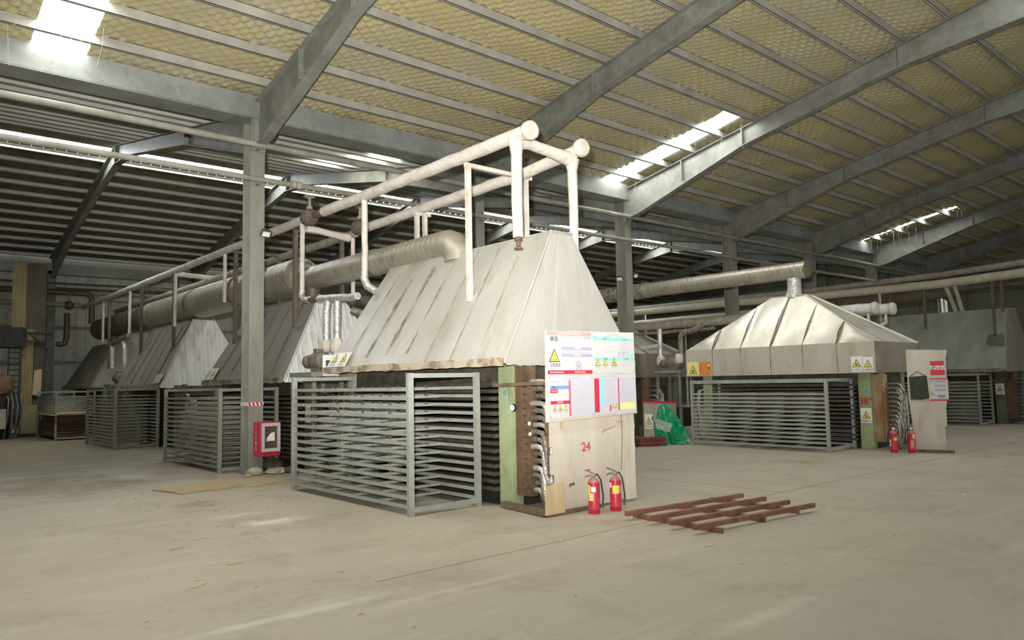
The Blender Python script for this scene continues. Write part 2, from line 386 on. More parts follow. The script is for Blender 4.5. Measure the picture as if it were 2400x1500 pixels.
        s.add(a+b2, [(i, (i+1) % n, n+(i+1) % n, n+i) for i in range(n)])
        s.add([bl+inw*th, br+inw*th, tr+inw*th, tl+inw*th], [(0, 1, 2, 3)])
        return s
    def mesh(s, name, mat):
        me = bpy.data.meshes.new(name); me.from_pydata(s.v, [], s.f)
        me.polygons.foreach_set('use_smooth', s.sm); me.materials.append(mat); me.update(); return me

def wloc(o):
    p = Vector((0, 0, 0))
    while o is not None: p = p+Vector(o.location); o = o.parent
    return p
def part(name, mb, mat, parent=None, local=False, label=None):
    """link a bundle of shapes as ONE mesh; coordinates are world unless local"""
    if parent is not None and not local:
        off = wloc(parent); mb.v = [(p[0]-off.x, p[1]-off.y, p[2]-off.z) for p in mb.v]
    o = bpy.data.objects.new(name, mb.mesh(name, mat)); COL.objects.link(o); o.parent = parent
    if label: o['label'] = label
    return o
def inst(name, me, parent, loc, rot=None, scale=None):
    o = bpy.data.objects.new(name, me); COL.objects.link(o); o.parent = parent
    o.location = Vector(loc)-(wloc(parent) if parent is not None else Vector((0, 0, 0)))
    if rot: o.rotation_euler = rot
    if scale: o.scale = scale
    return o
def tag(o, label, cat=None, group=None, kind=None):
    o['label'] = label
    if cat: o['category'] = cat
    if group: o['group'] = group
    if kind: o['kind'] = kind
    return o
def thing(name, label, cat, loc, group=None, rotz=0.0):
    o = bpy.data.objects.new(name, None); o.empty_display_size = 0.1; COL.objects.link(o)
    o.location = loc; o.rotation_euler = (0, 0, rotz)
    return tag(o, label, cat, group)
def solo(name, mb, mat, label, cat, base, group=None):
    """a thing that is one mesh, with its origin at its base"""
    b = Vector(base); mb.v = [(p[0]-b.x, p[1]-b.y, p[2]-b.z) for p in mb.v]
    o = bpy.data.objects.new(name, mb.mesh(name, mat)); COL.objects.link(o); o.location = b
    return tag(o, label, cat, group)
def struct(name, mb, mat, label=None, parent=None):
    o = part(name, mb, mat, parent)
    if parent is None: o['kind'] = 'structure'
    if label: o['label'] = label
    return o
def text_verts(s, size, bold=0.0):
    cu = bpy.data.curves.new('lettering', 'FONT'); cu.body = s; cu.size = size; cu.align_x = 'CENTER'; cu.align_y = 'CENTER'
    cu.resolution_u = 2; cu.offset = bold
    o = bpy.data.objects.new('lettering', cu); COL.objects.link(o)
    bpy.context.view_layer.update()
    me = bpy.data.meshes.new_from_object(o)
    vs_ = [tuple(v.co) for v in me.vertices]; fs = [tuple(p.vertices) for p in me.polygons]
    bpy.data.objects.remove(o); bpy.data.curves.remove(cu); bpy.data.meshes.remove(me)
    return vs_, fs
class Print:
    """flat print on a sheet: frame with origin o (bottom-left), right vector, up vector"""
    def __init__(s, parent, o, right, upv):
        s.p = parent; s.o = Vector(o); s.r = Vector(right).normalized(); s.u = Vector(upv).normalized(); s.n = s.r.cross(s.u).normalized()
        s.ink = {}
    def mb(s, name, mat): return s.ink.setdefault((name, mat.name), (MB(), mat))[0]
    def pt(s, x, y, l): return s.o+s.r*x+s.u*y+s.n*(0.002+0.0015*l)
    def rect(s, x0, y0, x1, y1, mat, l=1, name='printed_band'):
        s.mb(name, mat).add([s.pt(x0, y0, l), s.pt(x1, y0, l), s.pt(x1, y1, l), s.pt(x0, y1, l)], [(0, 1, 2, 3)])
    def poly(s, pts, mat, l=1, name='symbol'):
        s.mb(name, mat).add([s.pt(x, y, l) for x, y in pts], [tuple(range(len(pts)))])
    def text(s, t, cx, cyy, size, mat, l=3, name='lettering', bold=0.0):
        vs_, fs = text_verts(t, size, bold)
        s.mb(name, mat).add([s.pt(cx+v[0], cyy+v[1], l) for v in vs_], fs)
    def ring(s, cx, cyy, r, r1, mat, l=2, n=18, name='symbol'):
        m = s.mb(name, mat)
        m.add([s.pt(cx+rr*math.cos(2*math.pi*k/n), cyy+rr*math.sin(2*math.pi*k/n), l) for rr in (r1, r) for k in range(n)],
              [(k, n+k, n+(k+1) % n, (k+1) % n) for k in range(n)])
    def triangle(s, cx, y0, size, sym='!', caption=None, capsize=None):
        h = size*0.9
        s.poly([(cx-size/2, y0), (cx+size/2, y0), (cx, y0+h)], INK, 2, 'triangle_border')
        k = 0.80; yb = y0+h*0.066
        s.poly([(cx-size/2*k, yb), (cx+size/2*k, yb), (cx, yb+h*k)], YEL, 3, 'triangle_field')
        if sym == 'heat':
            for dx in (-.1, 0, .1):
                for q in range(3):
                    s.rect(cx+size*(dx-.012+(0.02 if q % 2 else 0)), y0+h*(.24+.1*q), cx+size*(dx+.012+(0.02 if q % 2 else 0)), y0+h*(.34+.1*q), INK, 4, 'symbol')
            s.rect(cx-size*.2, y0+h*.15, cx+size*.2, y0+h*.19, INK, 4, 'symbol')
        elif sym == 'bolt':
            s.poly([(cx-size*.06, y0+h*.36), (cx+size*.03, y0+h*.66), (cx+size*.05, y0+h*.45), (cx+size*.11, y0+h*.45), (cx-size*.03, y0+h*.12), (cx+size*.0, y0+h*.36)], INK, 4)
        elif sym == 'gear':
            s.ring(cx-size*.06, y0+h*.42, size*.10, size*.04, INK, 4, 10)
            s.ring(cx-size*.02, y0+h*.22, size*.09, size*.04, INK, 4, 10)
            s.poly([(cx+size*.04, y0+h*.30), (cx+size*.20, y0+h*.14), (cx+size*.24, y0+h*.18), (cx+size*.10, y0+h*.36)], INK, 4)
        elif sym == 'fume':
            s.poly([(cx-size*.16, y0+h*.14), (cx+size*.16, y0+h*.14), (cx+size*.10, y0+h*.52), (cx+size*.04, y0+h*.38), (cx, y0+h*.46), (cx-size*.04, y0+h*.38), (cx-size*.10, y0+h*.52)], INK, 4)
            s.ring(cx, y0+h*.25, size*.06, 0.001, YEL, 5, 10)
        else:
            s.rect(cx-size*.03, y0+h*.30, cx+size*.03, y0+h*.62, INK, 4, 'symbol'); s.rect(cx-size*.03, y0+h*.16, cx+size*.03, y0+h*.24, INK, 4, 'symbol')
        if caption: s.text(caption, cx, y0-size*0.16, capsize or size*0.24, INK)
    def dashes(s, x0, y0, x1, n, dy, mat=None, hgt=0.006, l=2):
        mat = mat or GREYP
        for k in range(n):
            x = x0; y = y0-k*dy; end = x0+(x1-x0)*random.uniform(.55, 1.0)
            while x < end:
                wd = random.uniform(.03, .10)*(x1-x0)+.004
                s.rect(x, y-hgt/2, min(x+wd, end), y+hgt/2, mat, l, 'fine_print'); x += wd+hgt*.9
    def done(s):
        for (name, _), (mb, mat) in s.ink.items(): part(name, mb, mat, s.p)

# ------------------------------------------------------------------ the building
RY0, RIDGE, VALY, R2, FARY = -7.0, 3.4, 13.6, 24.1, 34.6       # Y of front edge, main ridge, valley, back ridge, far wall
XA, XB = -16.0, 43.0
CX = [5.47+5.35*k for k in range(-3, 7)]
def ztop(Y):            # top of the rafters
    if Y <= RIDGE: return 6.93+0.2*(VALY-RIDGE)-0.2*(RIDGE-Y)
    if Y <= VALY: return 6.93+0.2*(VALY-Y)
    if Y <= R2: return 6.84+0.195*(Y-13.86)
    return 6.84+0.195*(R2-13.86)-0.2*(Y-R2)

fl_mb = MB(); fl_mb.add([(XA, RY0-3, 0), (XB, RY0-3, 0), (XB, FARY, 0), (XA, FARY, 0)], [(0, 1, 2, 3)])
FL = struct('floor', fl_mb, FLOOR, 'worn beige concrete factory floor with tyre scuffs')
for pts in (((3.2, 5.42), (9, 5.47), (16, 5.44), (24, 5.50)), ((9.6, 5.45), (9.55, 9), (9.6, 13.4))):
    jm = MB()
    for (xa, ya), (xb_, yb_) in zip(pts[:-1], pts[1:]): jm.bar((xa, ya, 0), (xb_, yb_, 0), .012, .003)
    part('joint', jm, M('joint_dirt', (112, 102, 84), (150, 138, 116), 6, .9), FL)

SKY = [(1.78, 2.56, 4.0, 14.1), (15.14, 15.92, 9.55, 14.1), (30.75, 31.25, 9.9, 14.1)]
def quilt():
    xs = np.concatenate([np.arange(XA, -0.5, 0.5), np.arange(-0.5, 19.0, 0.034), np.arange(19.0, XB+0.01, 0.07)])
    ys = np.arange(RIDGE, VALY+0.12, 0.034)
    X, Y = np.meshgrid(xs, ys, indexing='ij')
    base = 6.93+0.2*(VALY-Y)+0.19
    n1 = np.zeros_like(X)
    for k in range(14):
        a, bq, ph = rng.uniform(-2.4, 2.4), rng.uniform(-2.4, 2.4), rng.uniform(0, 6.28)
        n1 += np.sin(a*X*1.3+bq*Y*1.3+ph)/14
    u = (-math.sin(QA)*X+math.cos(QA)*Y)/QPA; v = (-math.sin(QB)*X+math.cos(QB)*Y)/QPB
    n2 = np.zeros_like(X)
    for k in range(14):
        a, bq, ph = rng.uniform(-3.4, 3.4), rng.uniform(-3.4, 3.4), rng.uniform(0, 6.28)
        n2 += np.sin(a*X+bq*Y+ph)/7
    pil = (np.abs(np.sin(np.pi*u)*np.sin(np.pi*v)))**0.65
    sag = np.sin(np.pi*((Y-0.69) % 0.875)/0.875)
    Z = base-0.036*pil*(0.55+0.9*np.clip(n2+.5, 0, 1))-0.045*sag*(0.6+0.8*n1)-0.05*n1
    nx, ny = X.shape
    co = np.stack([X, Y, Z], -1).reshape(-1, 3)
    i, j = np.meshgrid(np.arange(nx-1), np.arange(ny-1), indexing='ij')
    keep = np.ones_like(i, bool)
    xc = (X[:-1, :-1]+X[1:, 1:])/2; yc = (Y[:-1, :-1]+Y[1:, 1:])/2
    for x0, x1, y0, y1 in SKY: keep &= ~((xc > x0) & (xc < x1) & (yc > y0) & (yc < y1))
    i = i[keep]; j = j[keep]
    q = np.stack([i*ny+j, i*ny+j+1, (i+1)*ny+j+1, (i+1)*ny+j], -1)
    me = bpy.data.meshes.new('ceiling')
    me.vertices.add(len(co)); me.vertices.foreach_set('co', co.ravel())
    me.loops.add(q.size); me.loops.foreach_set('vertex_index', q.ravel().astype(np.int32))
    me.polygons.add(len(q)); me.polygons.foreach_set('loop_start', np.arange(0, q.size, 4, dtype=np.int32))
    me.polygons.foreach_set('use_smooth', np.ones(len(q), bool))
    me.materials.append(QUILT); me.update(calc_edges=True); me.validate()
    o = bpy.data.objects.new('ceiling', me); COL.objects.link(o)
    o['kind'] = 'structure'; o['label'] = 'yellowish quilted foil insulation under wire netting on the main roof slope'
    return o
CEIL = quilt()
mb = MB()   # roof sheet over the quilt and the slope behind the camera
mb.prism([(XA, RIDGE, ztop(RIDGE)+.32), (XA, 14.2, ztop(13.6)+.19), (XA, 14.2, ztop(13.6)+.22), (XA, RIDGE, ztop(RIDGE)+.35)], (SKY[0][0]-XA, 0, 0))
prevx = SKY[0][1]
for x0, x1 in ((SKY[0][1], SKY[1][0]), (SKY[1][1], SKY[2][0]), (SKY[2][1], XB)):
    mb.prism([(x0, RIDGE, ztop(RIDGE)+.32), (x0, 14.2, ztop(13.6)+.19), (x0, 14.2, ztop(13.6)+.22), (x0, RIDGE, ztop(RIDGE)+.35)], (x1-x0, 0, 0))
mb.prism([(XA, RY0, ztop(RY0)+.2), (XA, 2.5, ztop(2.5)+.2), (XA, 2.5, ztop(2.5)+.24), (XA, RY0, ztop(RY0)+.24)], (XB-XA, 0, 0))
part('roof_sheet', mb, DECK, CEIL)
for x0, x1, y0, y1 in SKY:          # translucent sheets, one pane between each pair of purlins
    yy = y1
    edges = [14.1]+[12.95-0.875*k for k in range(12)]
    for a, b2 in zip(edges[:-1], edges[1:]):
        if b2 < y0-0.5: break
        b2c = max(b2, y0); 
        if a-b2c < .1: continue
        mb = MB(); za = 6.93+0.2*(VALY-a)+.215; zb = 6.93+0.2*(VALY-b2c)+.215
        mb.add([(x0-.03, a, za), (x1+.03, a, za), (x1+.03, b2c, zb), (x0-.03, b2c, zb), (x0-.03, a, za+.02), (x1+.03, a, za+.02), (x1+.03, b2c, zb+.02), (x0-.03, b2c, zb+.02)],
               [(0, 1, 2, 3), (7, 6, 5, 4), (0, 4, 5, 1), (1, 5, 6, 2), (2, 6, 7, 3), (3, 7, 4, 0)])
        part('skylight_pane', mb, GLOW, CEIL)

x = XA+.3                    # glowing ridge strip added out of view to light the main span evenly
mp_ = MB(); mp_.box((0, 2.5, ztop(RIDGE)+.28), (1.0, 3.4, ztop(RIDGE)+.30)); mpm = mp_.mesh('ridge_pane', GLOWFILL)
while x < 25: inst('ridge_pane', mpm, CEIL, (x, 0, 0)); x += 1.03

def c_purlin(Y, z, sl, d=0.17, wd=0.058, x0=XA, x1=XB):
    """C-section purlin standing on the rafter at height z"""
    mb = MB(); t = .008; s = 1 if sl > 0 else -1
    mb.box((x0, Y-wd/2, z), (x1, Y+wd/2, z+t))
    mb.box((x0, Y-wd/2, z+d-t), (x1, Y+wd/2, z+d))
    yw = Y-wd/2 if s > 0 else Y+wd/2-t
    mb.box((x0, yw, z), (x1, yw+t, z+d))
    yl = Y+wd/2-t if s > 0 else Y-wd/2
    mb.box((x0, yl, z), (x1, yl+t, z+.025))
    return mb
k = 0
Y = 12.95
while Y > RIDGE+.2:
    part('purlin', c_purlin(Y, ztop(Y), 1), PURLIN, CEIL); Y -= 0.875

# back span: its own ceiling
mb = MB()
nearD = MB()
def slopeplate(mb, ya, yb, x0, x1, dz=.19, th=.03):
    mb.prism([(x0, ya, ztop(ya)+dz), (x0, yb, ztop(yb)+dz), (x0, yb, ztop(yb)+dz+th), (x0, ya, ztop(ya)+dz+th)], (x1-x0, 0, 0))
D0, D1 = 9.55, 10.35
slopeplate(nearD, 13.9, R2, XA, D0); slopeplate(nearD, 13.9, R2, D1, XB); slopeplate(nearD, 20.0, R2, D0, D1); slopeplate(nearD, 13.9, 16.1, D0, D1)
CEIL2 = struct('ceiling', nearD, DECK, 'bare galvanised deck on the near slope of the back roof')
far = MB(); slopeplate(far, R2-.05, 24.72, XA, XB); slopeplate(far, 25.30, FARY, XA, XB)
part('insulation', far, DARKDECK, CEIL2, label='dark brown insulation on the far slope')  # brown, darker than the near-slope deck
mb = MB(); slopeplate(mb, 16.1, 20.0, D0, D1, .2, .02); part('skylight_pane', mb, GLOW3, CEIL2)
Y = 14.6
while Y < R2-.2: part('purlin', c_purlin(Y, ztop(Y), 1, .19, .07), PURLIN_LIT, CEIL2); Y += 0.875
Y = 25.45
while Y < FARY-.2: part('purlin', c_purlin(Y, ztop(Y)+.06, -1, .13, .10), PURLIN_LIT, CEIL2); Y += 0.8
x = XA                      # translucent ridge strip, sheet by sheet
pane = MB(); s_ = -0.2
pane.add([(0.012, 24.72, ztop(24.72)+.2), (.88, 24.72, ztop(24.72)+.2), (.88, 25.30, ztop(25.30)+.2), (0.012, 25.30, ztop(25.30)+.2),
          (0.012, 24.72, ztop(24.72)+.22), (.88, 24.72, ztop(24.72)+.22), (.88, 25.30, ztop(25.30)+.22), (0.012, 25.30, ztop(25.30)+.22)],
         [(0, 1, 2, 3), (7, 6, 5, 4), (0, 4, 5, 1), (1, 5, 6, 2), (2, 6, 7, 3), (3, 7, 4, 0)])
pm = pane.mesh('ridge_pane', GLOW2); rb = MB()
rb.prism([(0, 24.70, ztop(24.70)+.14), (0, 25.32, ztop(25.32)+.14), (0, 25.32, ztop(25.32)+.2), (0, 24.70, ztop(24.70)+.2)], (.02, 0, 0))
rbm = rb.mesh('glazing_rib', PURLIN)
x = -1.0
while x < 34:
    inst('ridge_pane', pm, CEIL2, (x, 0, 0))
    for q in range(3): inst('glazing_rib', rbm, CEIL2, (x-.01+q*.297, 0, 0))
    x += 0.89

def rafter(X, prof, fwid=0.2, parent=None):
    """tapered I-section; prof = [(Y, ztop, zbot)...]"""
    r = MB(); t = 0.012
    n = len(prof)
    pts = [(X-t/2, y, a) for y, a, b in prof]+[(X-t/2, y, b) for y, a, b in prof[::-1]]
    r.prism(pts, (t, 0, 0))
    for (y0, a0, b0), (y1, a1, b1) in zip(prof[:-1], prof[1:]):
        for z0, z1 in ((a0, a1), (b0, b1)):
            r.prism([(X-fwid/2, y0, z0-.016), (X-fwid/2, y1, z1-.016), (X-fwid/2, y1, z1), (X-fwid/2, y0, z0)], (fwid, 0, 0))
    return r
def stiff(X, Y, a, b, fwid=.2):
    m = MB(); m.box((X-fwid/2, Y-.012, b), (X+fwid/2, Y+.012, a)); return m
for X in CX:
    prof = [(13.55, ztop(13.55), 6.10), (13.1, ztop(13.1), 6.18), (9.78, ztop(9.78), 7.26), (6.1, ztop(6.1), 7.98), (3.4, ztop(3.4), 8.22)]
    part('rafter', rafter(X, [(3.38, ztop(3.38), 8.22), (.7, ztop(.7), 7.98), (-3, ztop(-3), 7.26), (-6.9, ztop(-6.9), 6.1)]), STEEL, CEIL)
    o = part('rafter', rafter(X, prof), STEEL, CEIL)
    for y, dep in ((9.78, .42), (6.1, .45), (13.5, .8), (11.6, .55)):
        part('stiffener_plate', stiff(X, y, ztop(y), ztop(y)-dep), STEEL, o)
    prof2 = [(13.93, ztop(13.93), 6.08), (17.6, ztop(17.6), 7.2), (22.5, ztop(22.5), ztop(22.5)-.36), (R2, ztop(R2), ztop(R2)-.55)]
    o = part('rafter', rafter(X, prof2), STEEL, CEIL2)
    part('stiffener_plate', stiff(X, 17.6, ztop(17.6), 7.2), STEEL, o)
    part('stiffener_plate', stiff(X, R2-.02, ztop(R2), ztop(R2)-.6), STEEL, o)
    prof3 = [(R2+.02, ztop(R2), ztop(R2)-.55), (26.5, ztop(26.5), ztop(26.5)-.42), (30.8, ztop(30.8), ztop(30.8)-.45), (34.2, ztop(34.2), ztop(34.2)-.85)]
    part('rafter', rafter(X, prof3), STEEL, CEIL2)
    # cleats under the near-slope deck
gut = MB(); gut.box((XA, 13.46, 6.64), (XB, 13.485, 7.06)); gut.box((XA, 13.46, 6.62), (XB, 14.0, 6.645)); gut.box((XA, 13.975, 6.64), (XB, 14.0, 7.02))
g_ = struct('trim_1', gut, GUTTER, 'long grey valley gutter carried on the column heads')
eav = MB(); eav.box((XA, 34.0, 6.18), (XB, 34.3, 6.60))
struct('trim_2', eav, GUTTER, 'pale grey eaves beam along the top of the far wall')

def column(X, Y, top, label, bands=True):
    t = thing('steel_column', label, 'column', (X, Y, 0), 'steel columns under the valley gutter'); t['kind'] = 'structure'
    m = MB(); m.box((X-.14, Y-.18, 0), (X+.14, Y-.163, top)); part('flange', m, COLM, t)
    m = MB(); m.box((X-.14, Y+.163, 0), (X+.14, Y+.18, top)); part('flange', m, COLM, t)
    m = MB(); m.box((X-.006, Y-.163, 0), (X+.006, Y+.163, top)); part('web', m, COLM, t)
    m = MB(); m.box((X-.2, Y-.24, 0), (X+.2, Y+.24, .02)); part('base_plate', m, COLM, t)
    m = MB(); m.box((X-.14, Y-.205, 6.02), (X+.14, Y-.182, 6.98))
    for dz in (.1, .3, .5, .7, .88):
        for dx in (-.09, .09): m.lathe((X+dx, Y-.205, 6.02+dz), [(.016, 0), (.016, .015)], 6, (0, -1, 0))
    part('end_plate', m, STEEL, t)
    return t
names = {5.47: 'grey steel column with red fire cabinet and striped tape near its foot',
         10.82: 'steel column seen through the pipe frame above the nearest hood',
         16.17: 'steel column with twin floodlights behind the white sign board',
         21.52: 'dark steel column rising behind the cream hood, left of its round duct end',
         26.87: 'steel column just right of the big round duct end',
         32.22: 'distant steel column between cream hood and grey pipe bundle',
         37.57: 'farthest small steel column near the end wall'}
for X in CX:
    for kx, lb in names.items():
        if abs(kx-X) < .02: column(X, 13.73, 6.9, lb)
tb = thing('steel_column', 'dark steel column against the far grey wall under the roof beam', 'column', (5.47, 34.2, 0)); tb['kind'] = 'structure'
m = MB(); m.box((5.33, 34.0, 0), (5.61, 34.02, 6.3)); part('flange', m, STEEL, tb)
m = MB(); m.box((5.33, 34.38, 0), (5.61, 34.4, 6.3)); part('flange', m, STEEL, tb)
m = MB(); m.box((5.46, 34.02, 0), (5.48, 34.38, 6.3)); part('web', m, STEEL, tb)

# far wall of upright ribbed sheets, each sheet its own piece; girts on it
wf = MB(); wf.box((XA, FARY+.08, 0), (XB, FARY+.14, 7.2))
WF = struct('wall_far', wf, WALLV, 'far wall of upright grey ribbed sheets')
sh = MB()
pw = 1.2
prof = [(0, 0), (.03, -.035), (.09, -.035), (.12, 0), (.4, 0), (.43, -.035), (.49, -.035), (.52, 0), (.8, 0), (.83, -.035), (.89, -.035), (.92, 0), (1.2, 0)]
sh.add([(px, py, z) for z in (0, 6.6) for px, py in prof], [(i, i+1, len(prof)+i+1, len(prof)+i) for i in range(len(prof)-1)])
shm = sh.mesh('wall_sheet', WALLV)
x = -4.0
while x < 38: inst('wall_sheet', shm, WF, (x, FARY+.06, 0)); x += pw
for z in (1.3, 2.7, 4.1, 5.5):
    m = MB(); m.box((-4, FARY-.06, z-.05), (38, FARY+.02, z+.05)); part('girt', m, RACKD, WF)
# right end wall of lying ribbed sheets
wr = MB(); wr.box((XB, RY0, 0), (XB+.06, FARY, 9.3))
WR = struct('wall_right', wr, WALLH, 'dark grey-green end wall of horizontal ribbed sheets')
rm = MB(); rm.prism([(0, 0, -.05), (-.05, 0, -.03), (-.05, 0, .03), (0, 0, .05)], (0, 26, 0)); rmm = rm.mesh('wall_rib', WALLH)
z = 2.4
while z < 9.2: inst('wall_rib', rmm, WR, (XB, 4.0, z)); z += 0.2
for y in (7.5, 13.7, 17.5, 21):
    m = MB(); m.box((XB-.3, y-.15, 0), (XB-.06, y+.15, 8)); part('wall_post', m, STEEL, WR)
m = MB(); m.box((XA-.06, RY0, 0), (XA, FARY, 9.3)); struct('wall_left', m, WALLV, 'grey sheet wall outside the picture')

STEELP = M('service_pipe_grey', (150, 148, 138), (126, 122, 110), 3, .55)
# two long pipes strapped along the column line
for z, r, mat_, lb, x1 in ((6.13, .062, LAGG, 'upper pale pipe running along the column heads below the gutter', 42.0), (5.46, .055, LAGG, 'lower pale pipe running along the columns with a union near the first one', 42.0)):
    t = thing('service_pipe', lb, 'pipe', (XA, 13.42, z), 'pipes along the column line')
    m = MB(); m.tube([(XA+q*2.0, 13.42, z+random.uniform(-.012, .012)) for q in range(int((x1-XA)/2)+1)], r, 10); part('pipe', m, STEELP, t)
    for X in CX:
        if X < 0: continue
        m = MB(); m.bar((X-.02, 13.42, z-.09), (X-.02, 13.56, z-.09), .05, .02); m.bar((X-.02, 13.42, z-r), (X-.02, 13.42, z-.1), .03, .03); part('bracket', m, STEEL, t)
    if z < 6:
        m = MB(); m.lathe((6.1, 13.42, z), [(.06, 0), (.085, .01), (.085, .05), (.07, .06), (.07, .12), (.085, .13), (.085, .17), (.06, .18)], 12, (1, 0, 0)); part('union', m, LAGD, t)
#--SECTION2--

# ------------------------------------------------------------------ sheet racks
def rack(name_label, X0, X1, Y0, Y1, zt, levels, mat, post=.06, crosses=4, rollers=False, fronttop=False, group='galvanised sheet racks', toplift=0.2, zlo=.1, zhi=None, ends=False):
    t = thing('sheet_rack', name_label, 'rack', (X0, Y0, 0), group)
    for x, y in ((X0, Y0), (X0, Y1), (X1, Y0), (X1, Y1)):
        m = MB(); m.box((x-post/2, y-post*.75/2, 0), (x+post/2, y+post*.75/2, zt)); part('post', m, mat, t)
    for y in (Y0, Y1):
        m = MB(); m.box((X0+post/2, y-.022, zt-.06), (X1-post/2, y+.022, zt-.005)); part('top_rail', m, mat, t)
        m = MB(); m.box((X0+post/2, y-.022, .04), (X1-post/2, y+.022, .10)); part('base_rail', m, mat, t)
    if fronttop:
        for x in (X0, X1):
            m = MB(); m.box((x-.03, Y0+post/2, zt-.08), (x+.03, Y1-post/2, zt-.002)); part('top_rail', m, mat, t)
    zhi = zhi or zt-toplift
    rl = MB(); rl.box((-.018, 0, -.021), (.018, Y1-Y0-post*.75, .021)); rlm = rl.mesh('rail', mat)
    cr = MB(); cr.box((0, -.016, -.016), (X1-X0-.03, .016, .016)); crm = cr.mesh('cross_bar', mat)
    ro = MB(); ro.lathe((0, -.02, 0), [(.008, -.01), (.017, -.008), (.017, .025), (.008, .027)], 8, (0, 1, 0)); rom = ro.mesh('roller', RUSTP)
    for k in range(levels):
        z = zlo+(zhi-zlo)*k/(levels-1)
        for x in (X0, X1): inst('rail', rlm, t, (x, Y0+post*.75/2, z+random.uniform(-.004, .004)), rot=(random.uniform(-.002, .002), 0, 0))
        for c in range(crosses):
            y = Y0+(Y1-Y0)*(0.26+0.66*c/max(1, crosses-1)) if not ends else Y0+.02+(Y1-Y0-.04)*c/max(1, crosses-1)
            inst('cross_bar', crm, t, (X0+.015, y, z-.006))
            if rollers:
                for q in (0.22, 0.5, 0.78): inst('roller', rom, t, (X0+(X1-X0)*q, y, z+.02))
    return t
rack('nearest galvanised sheet rack, standing open beside the white sign board', 5.03, 6.06, 7.72, 10.96, 1.72, 14, RACK, .075, 4, True)
rack('sheet rack half hidden by the column with the red fire cabinet', 5.03, 6.12, 14.14, 17.45, 1.57, 14, RACKD, .07, 4)
rack('dusty sheet rack deep in the row between brown plate stack and column', 5.03, 6.08, 21.8, 25.05, 1.6, 15, RACKD, .075, 4)
rack('rearmost sheet rack of the row holding a stack of brown plates', 4.62, 5.7, 27.4, 30.6, 1.56, 9, RACKD, .06, 3, zlo=.8)
rack('low wide sheet rack under the cream hood', 15.06, 16.22, 7.48, 10.8, 1.52, 13, RACK, .075, 4, False, True, zlo=.09, zhi=1.20)
rack('shadowed sheet rack under the grey-green hood', 25.0, 26.1, 7.75, 11.0, 1.56, 12, RACKD, .07, 3, False, True, zlo=.12, zhi=1.28)
rack('sheet rack barely visible between green plastic and cream hood rack', 15.3, 16.2, 14.2, 17.4, 1.52, 10, RACKD, .06, 3, False, True)

# brown plates stacked in the rearmost rack
for k in range(16):
    z = .10+k*.043
    m = MB(); dx = random.uniform(-.05, .05); dy = random.uniform(-.06, .06)
    m.box((4.66+dx, 27.5+dy, z), (5.66+dx, 30.45+dy, z+random.uniform(.018, .03)))
    solo('steel_plate', m, BROWNPL, 'thin brown plate in the stack on the rearmost rack', 'plate', (5.1, 28.9, z), 'brown plates stacked on the rearmost rack')
for k, (dz, dx) in enumerate(((.80, -.08), (.835, .06))):
    m = MB(); m.box((4.55+dx, 27.3, dz), (5.7+dx, 30.3, dz+.02))
    solo('plywood_sheet', m, PLY, ('lower' if k == 0 else 'upper')+' pale board lying across the brown plate stack', 'board', (5.1, 28.9, dz), 'boards on the plate stack')

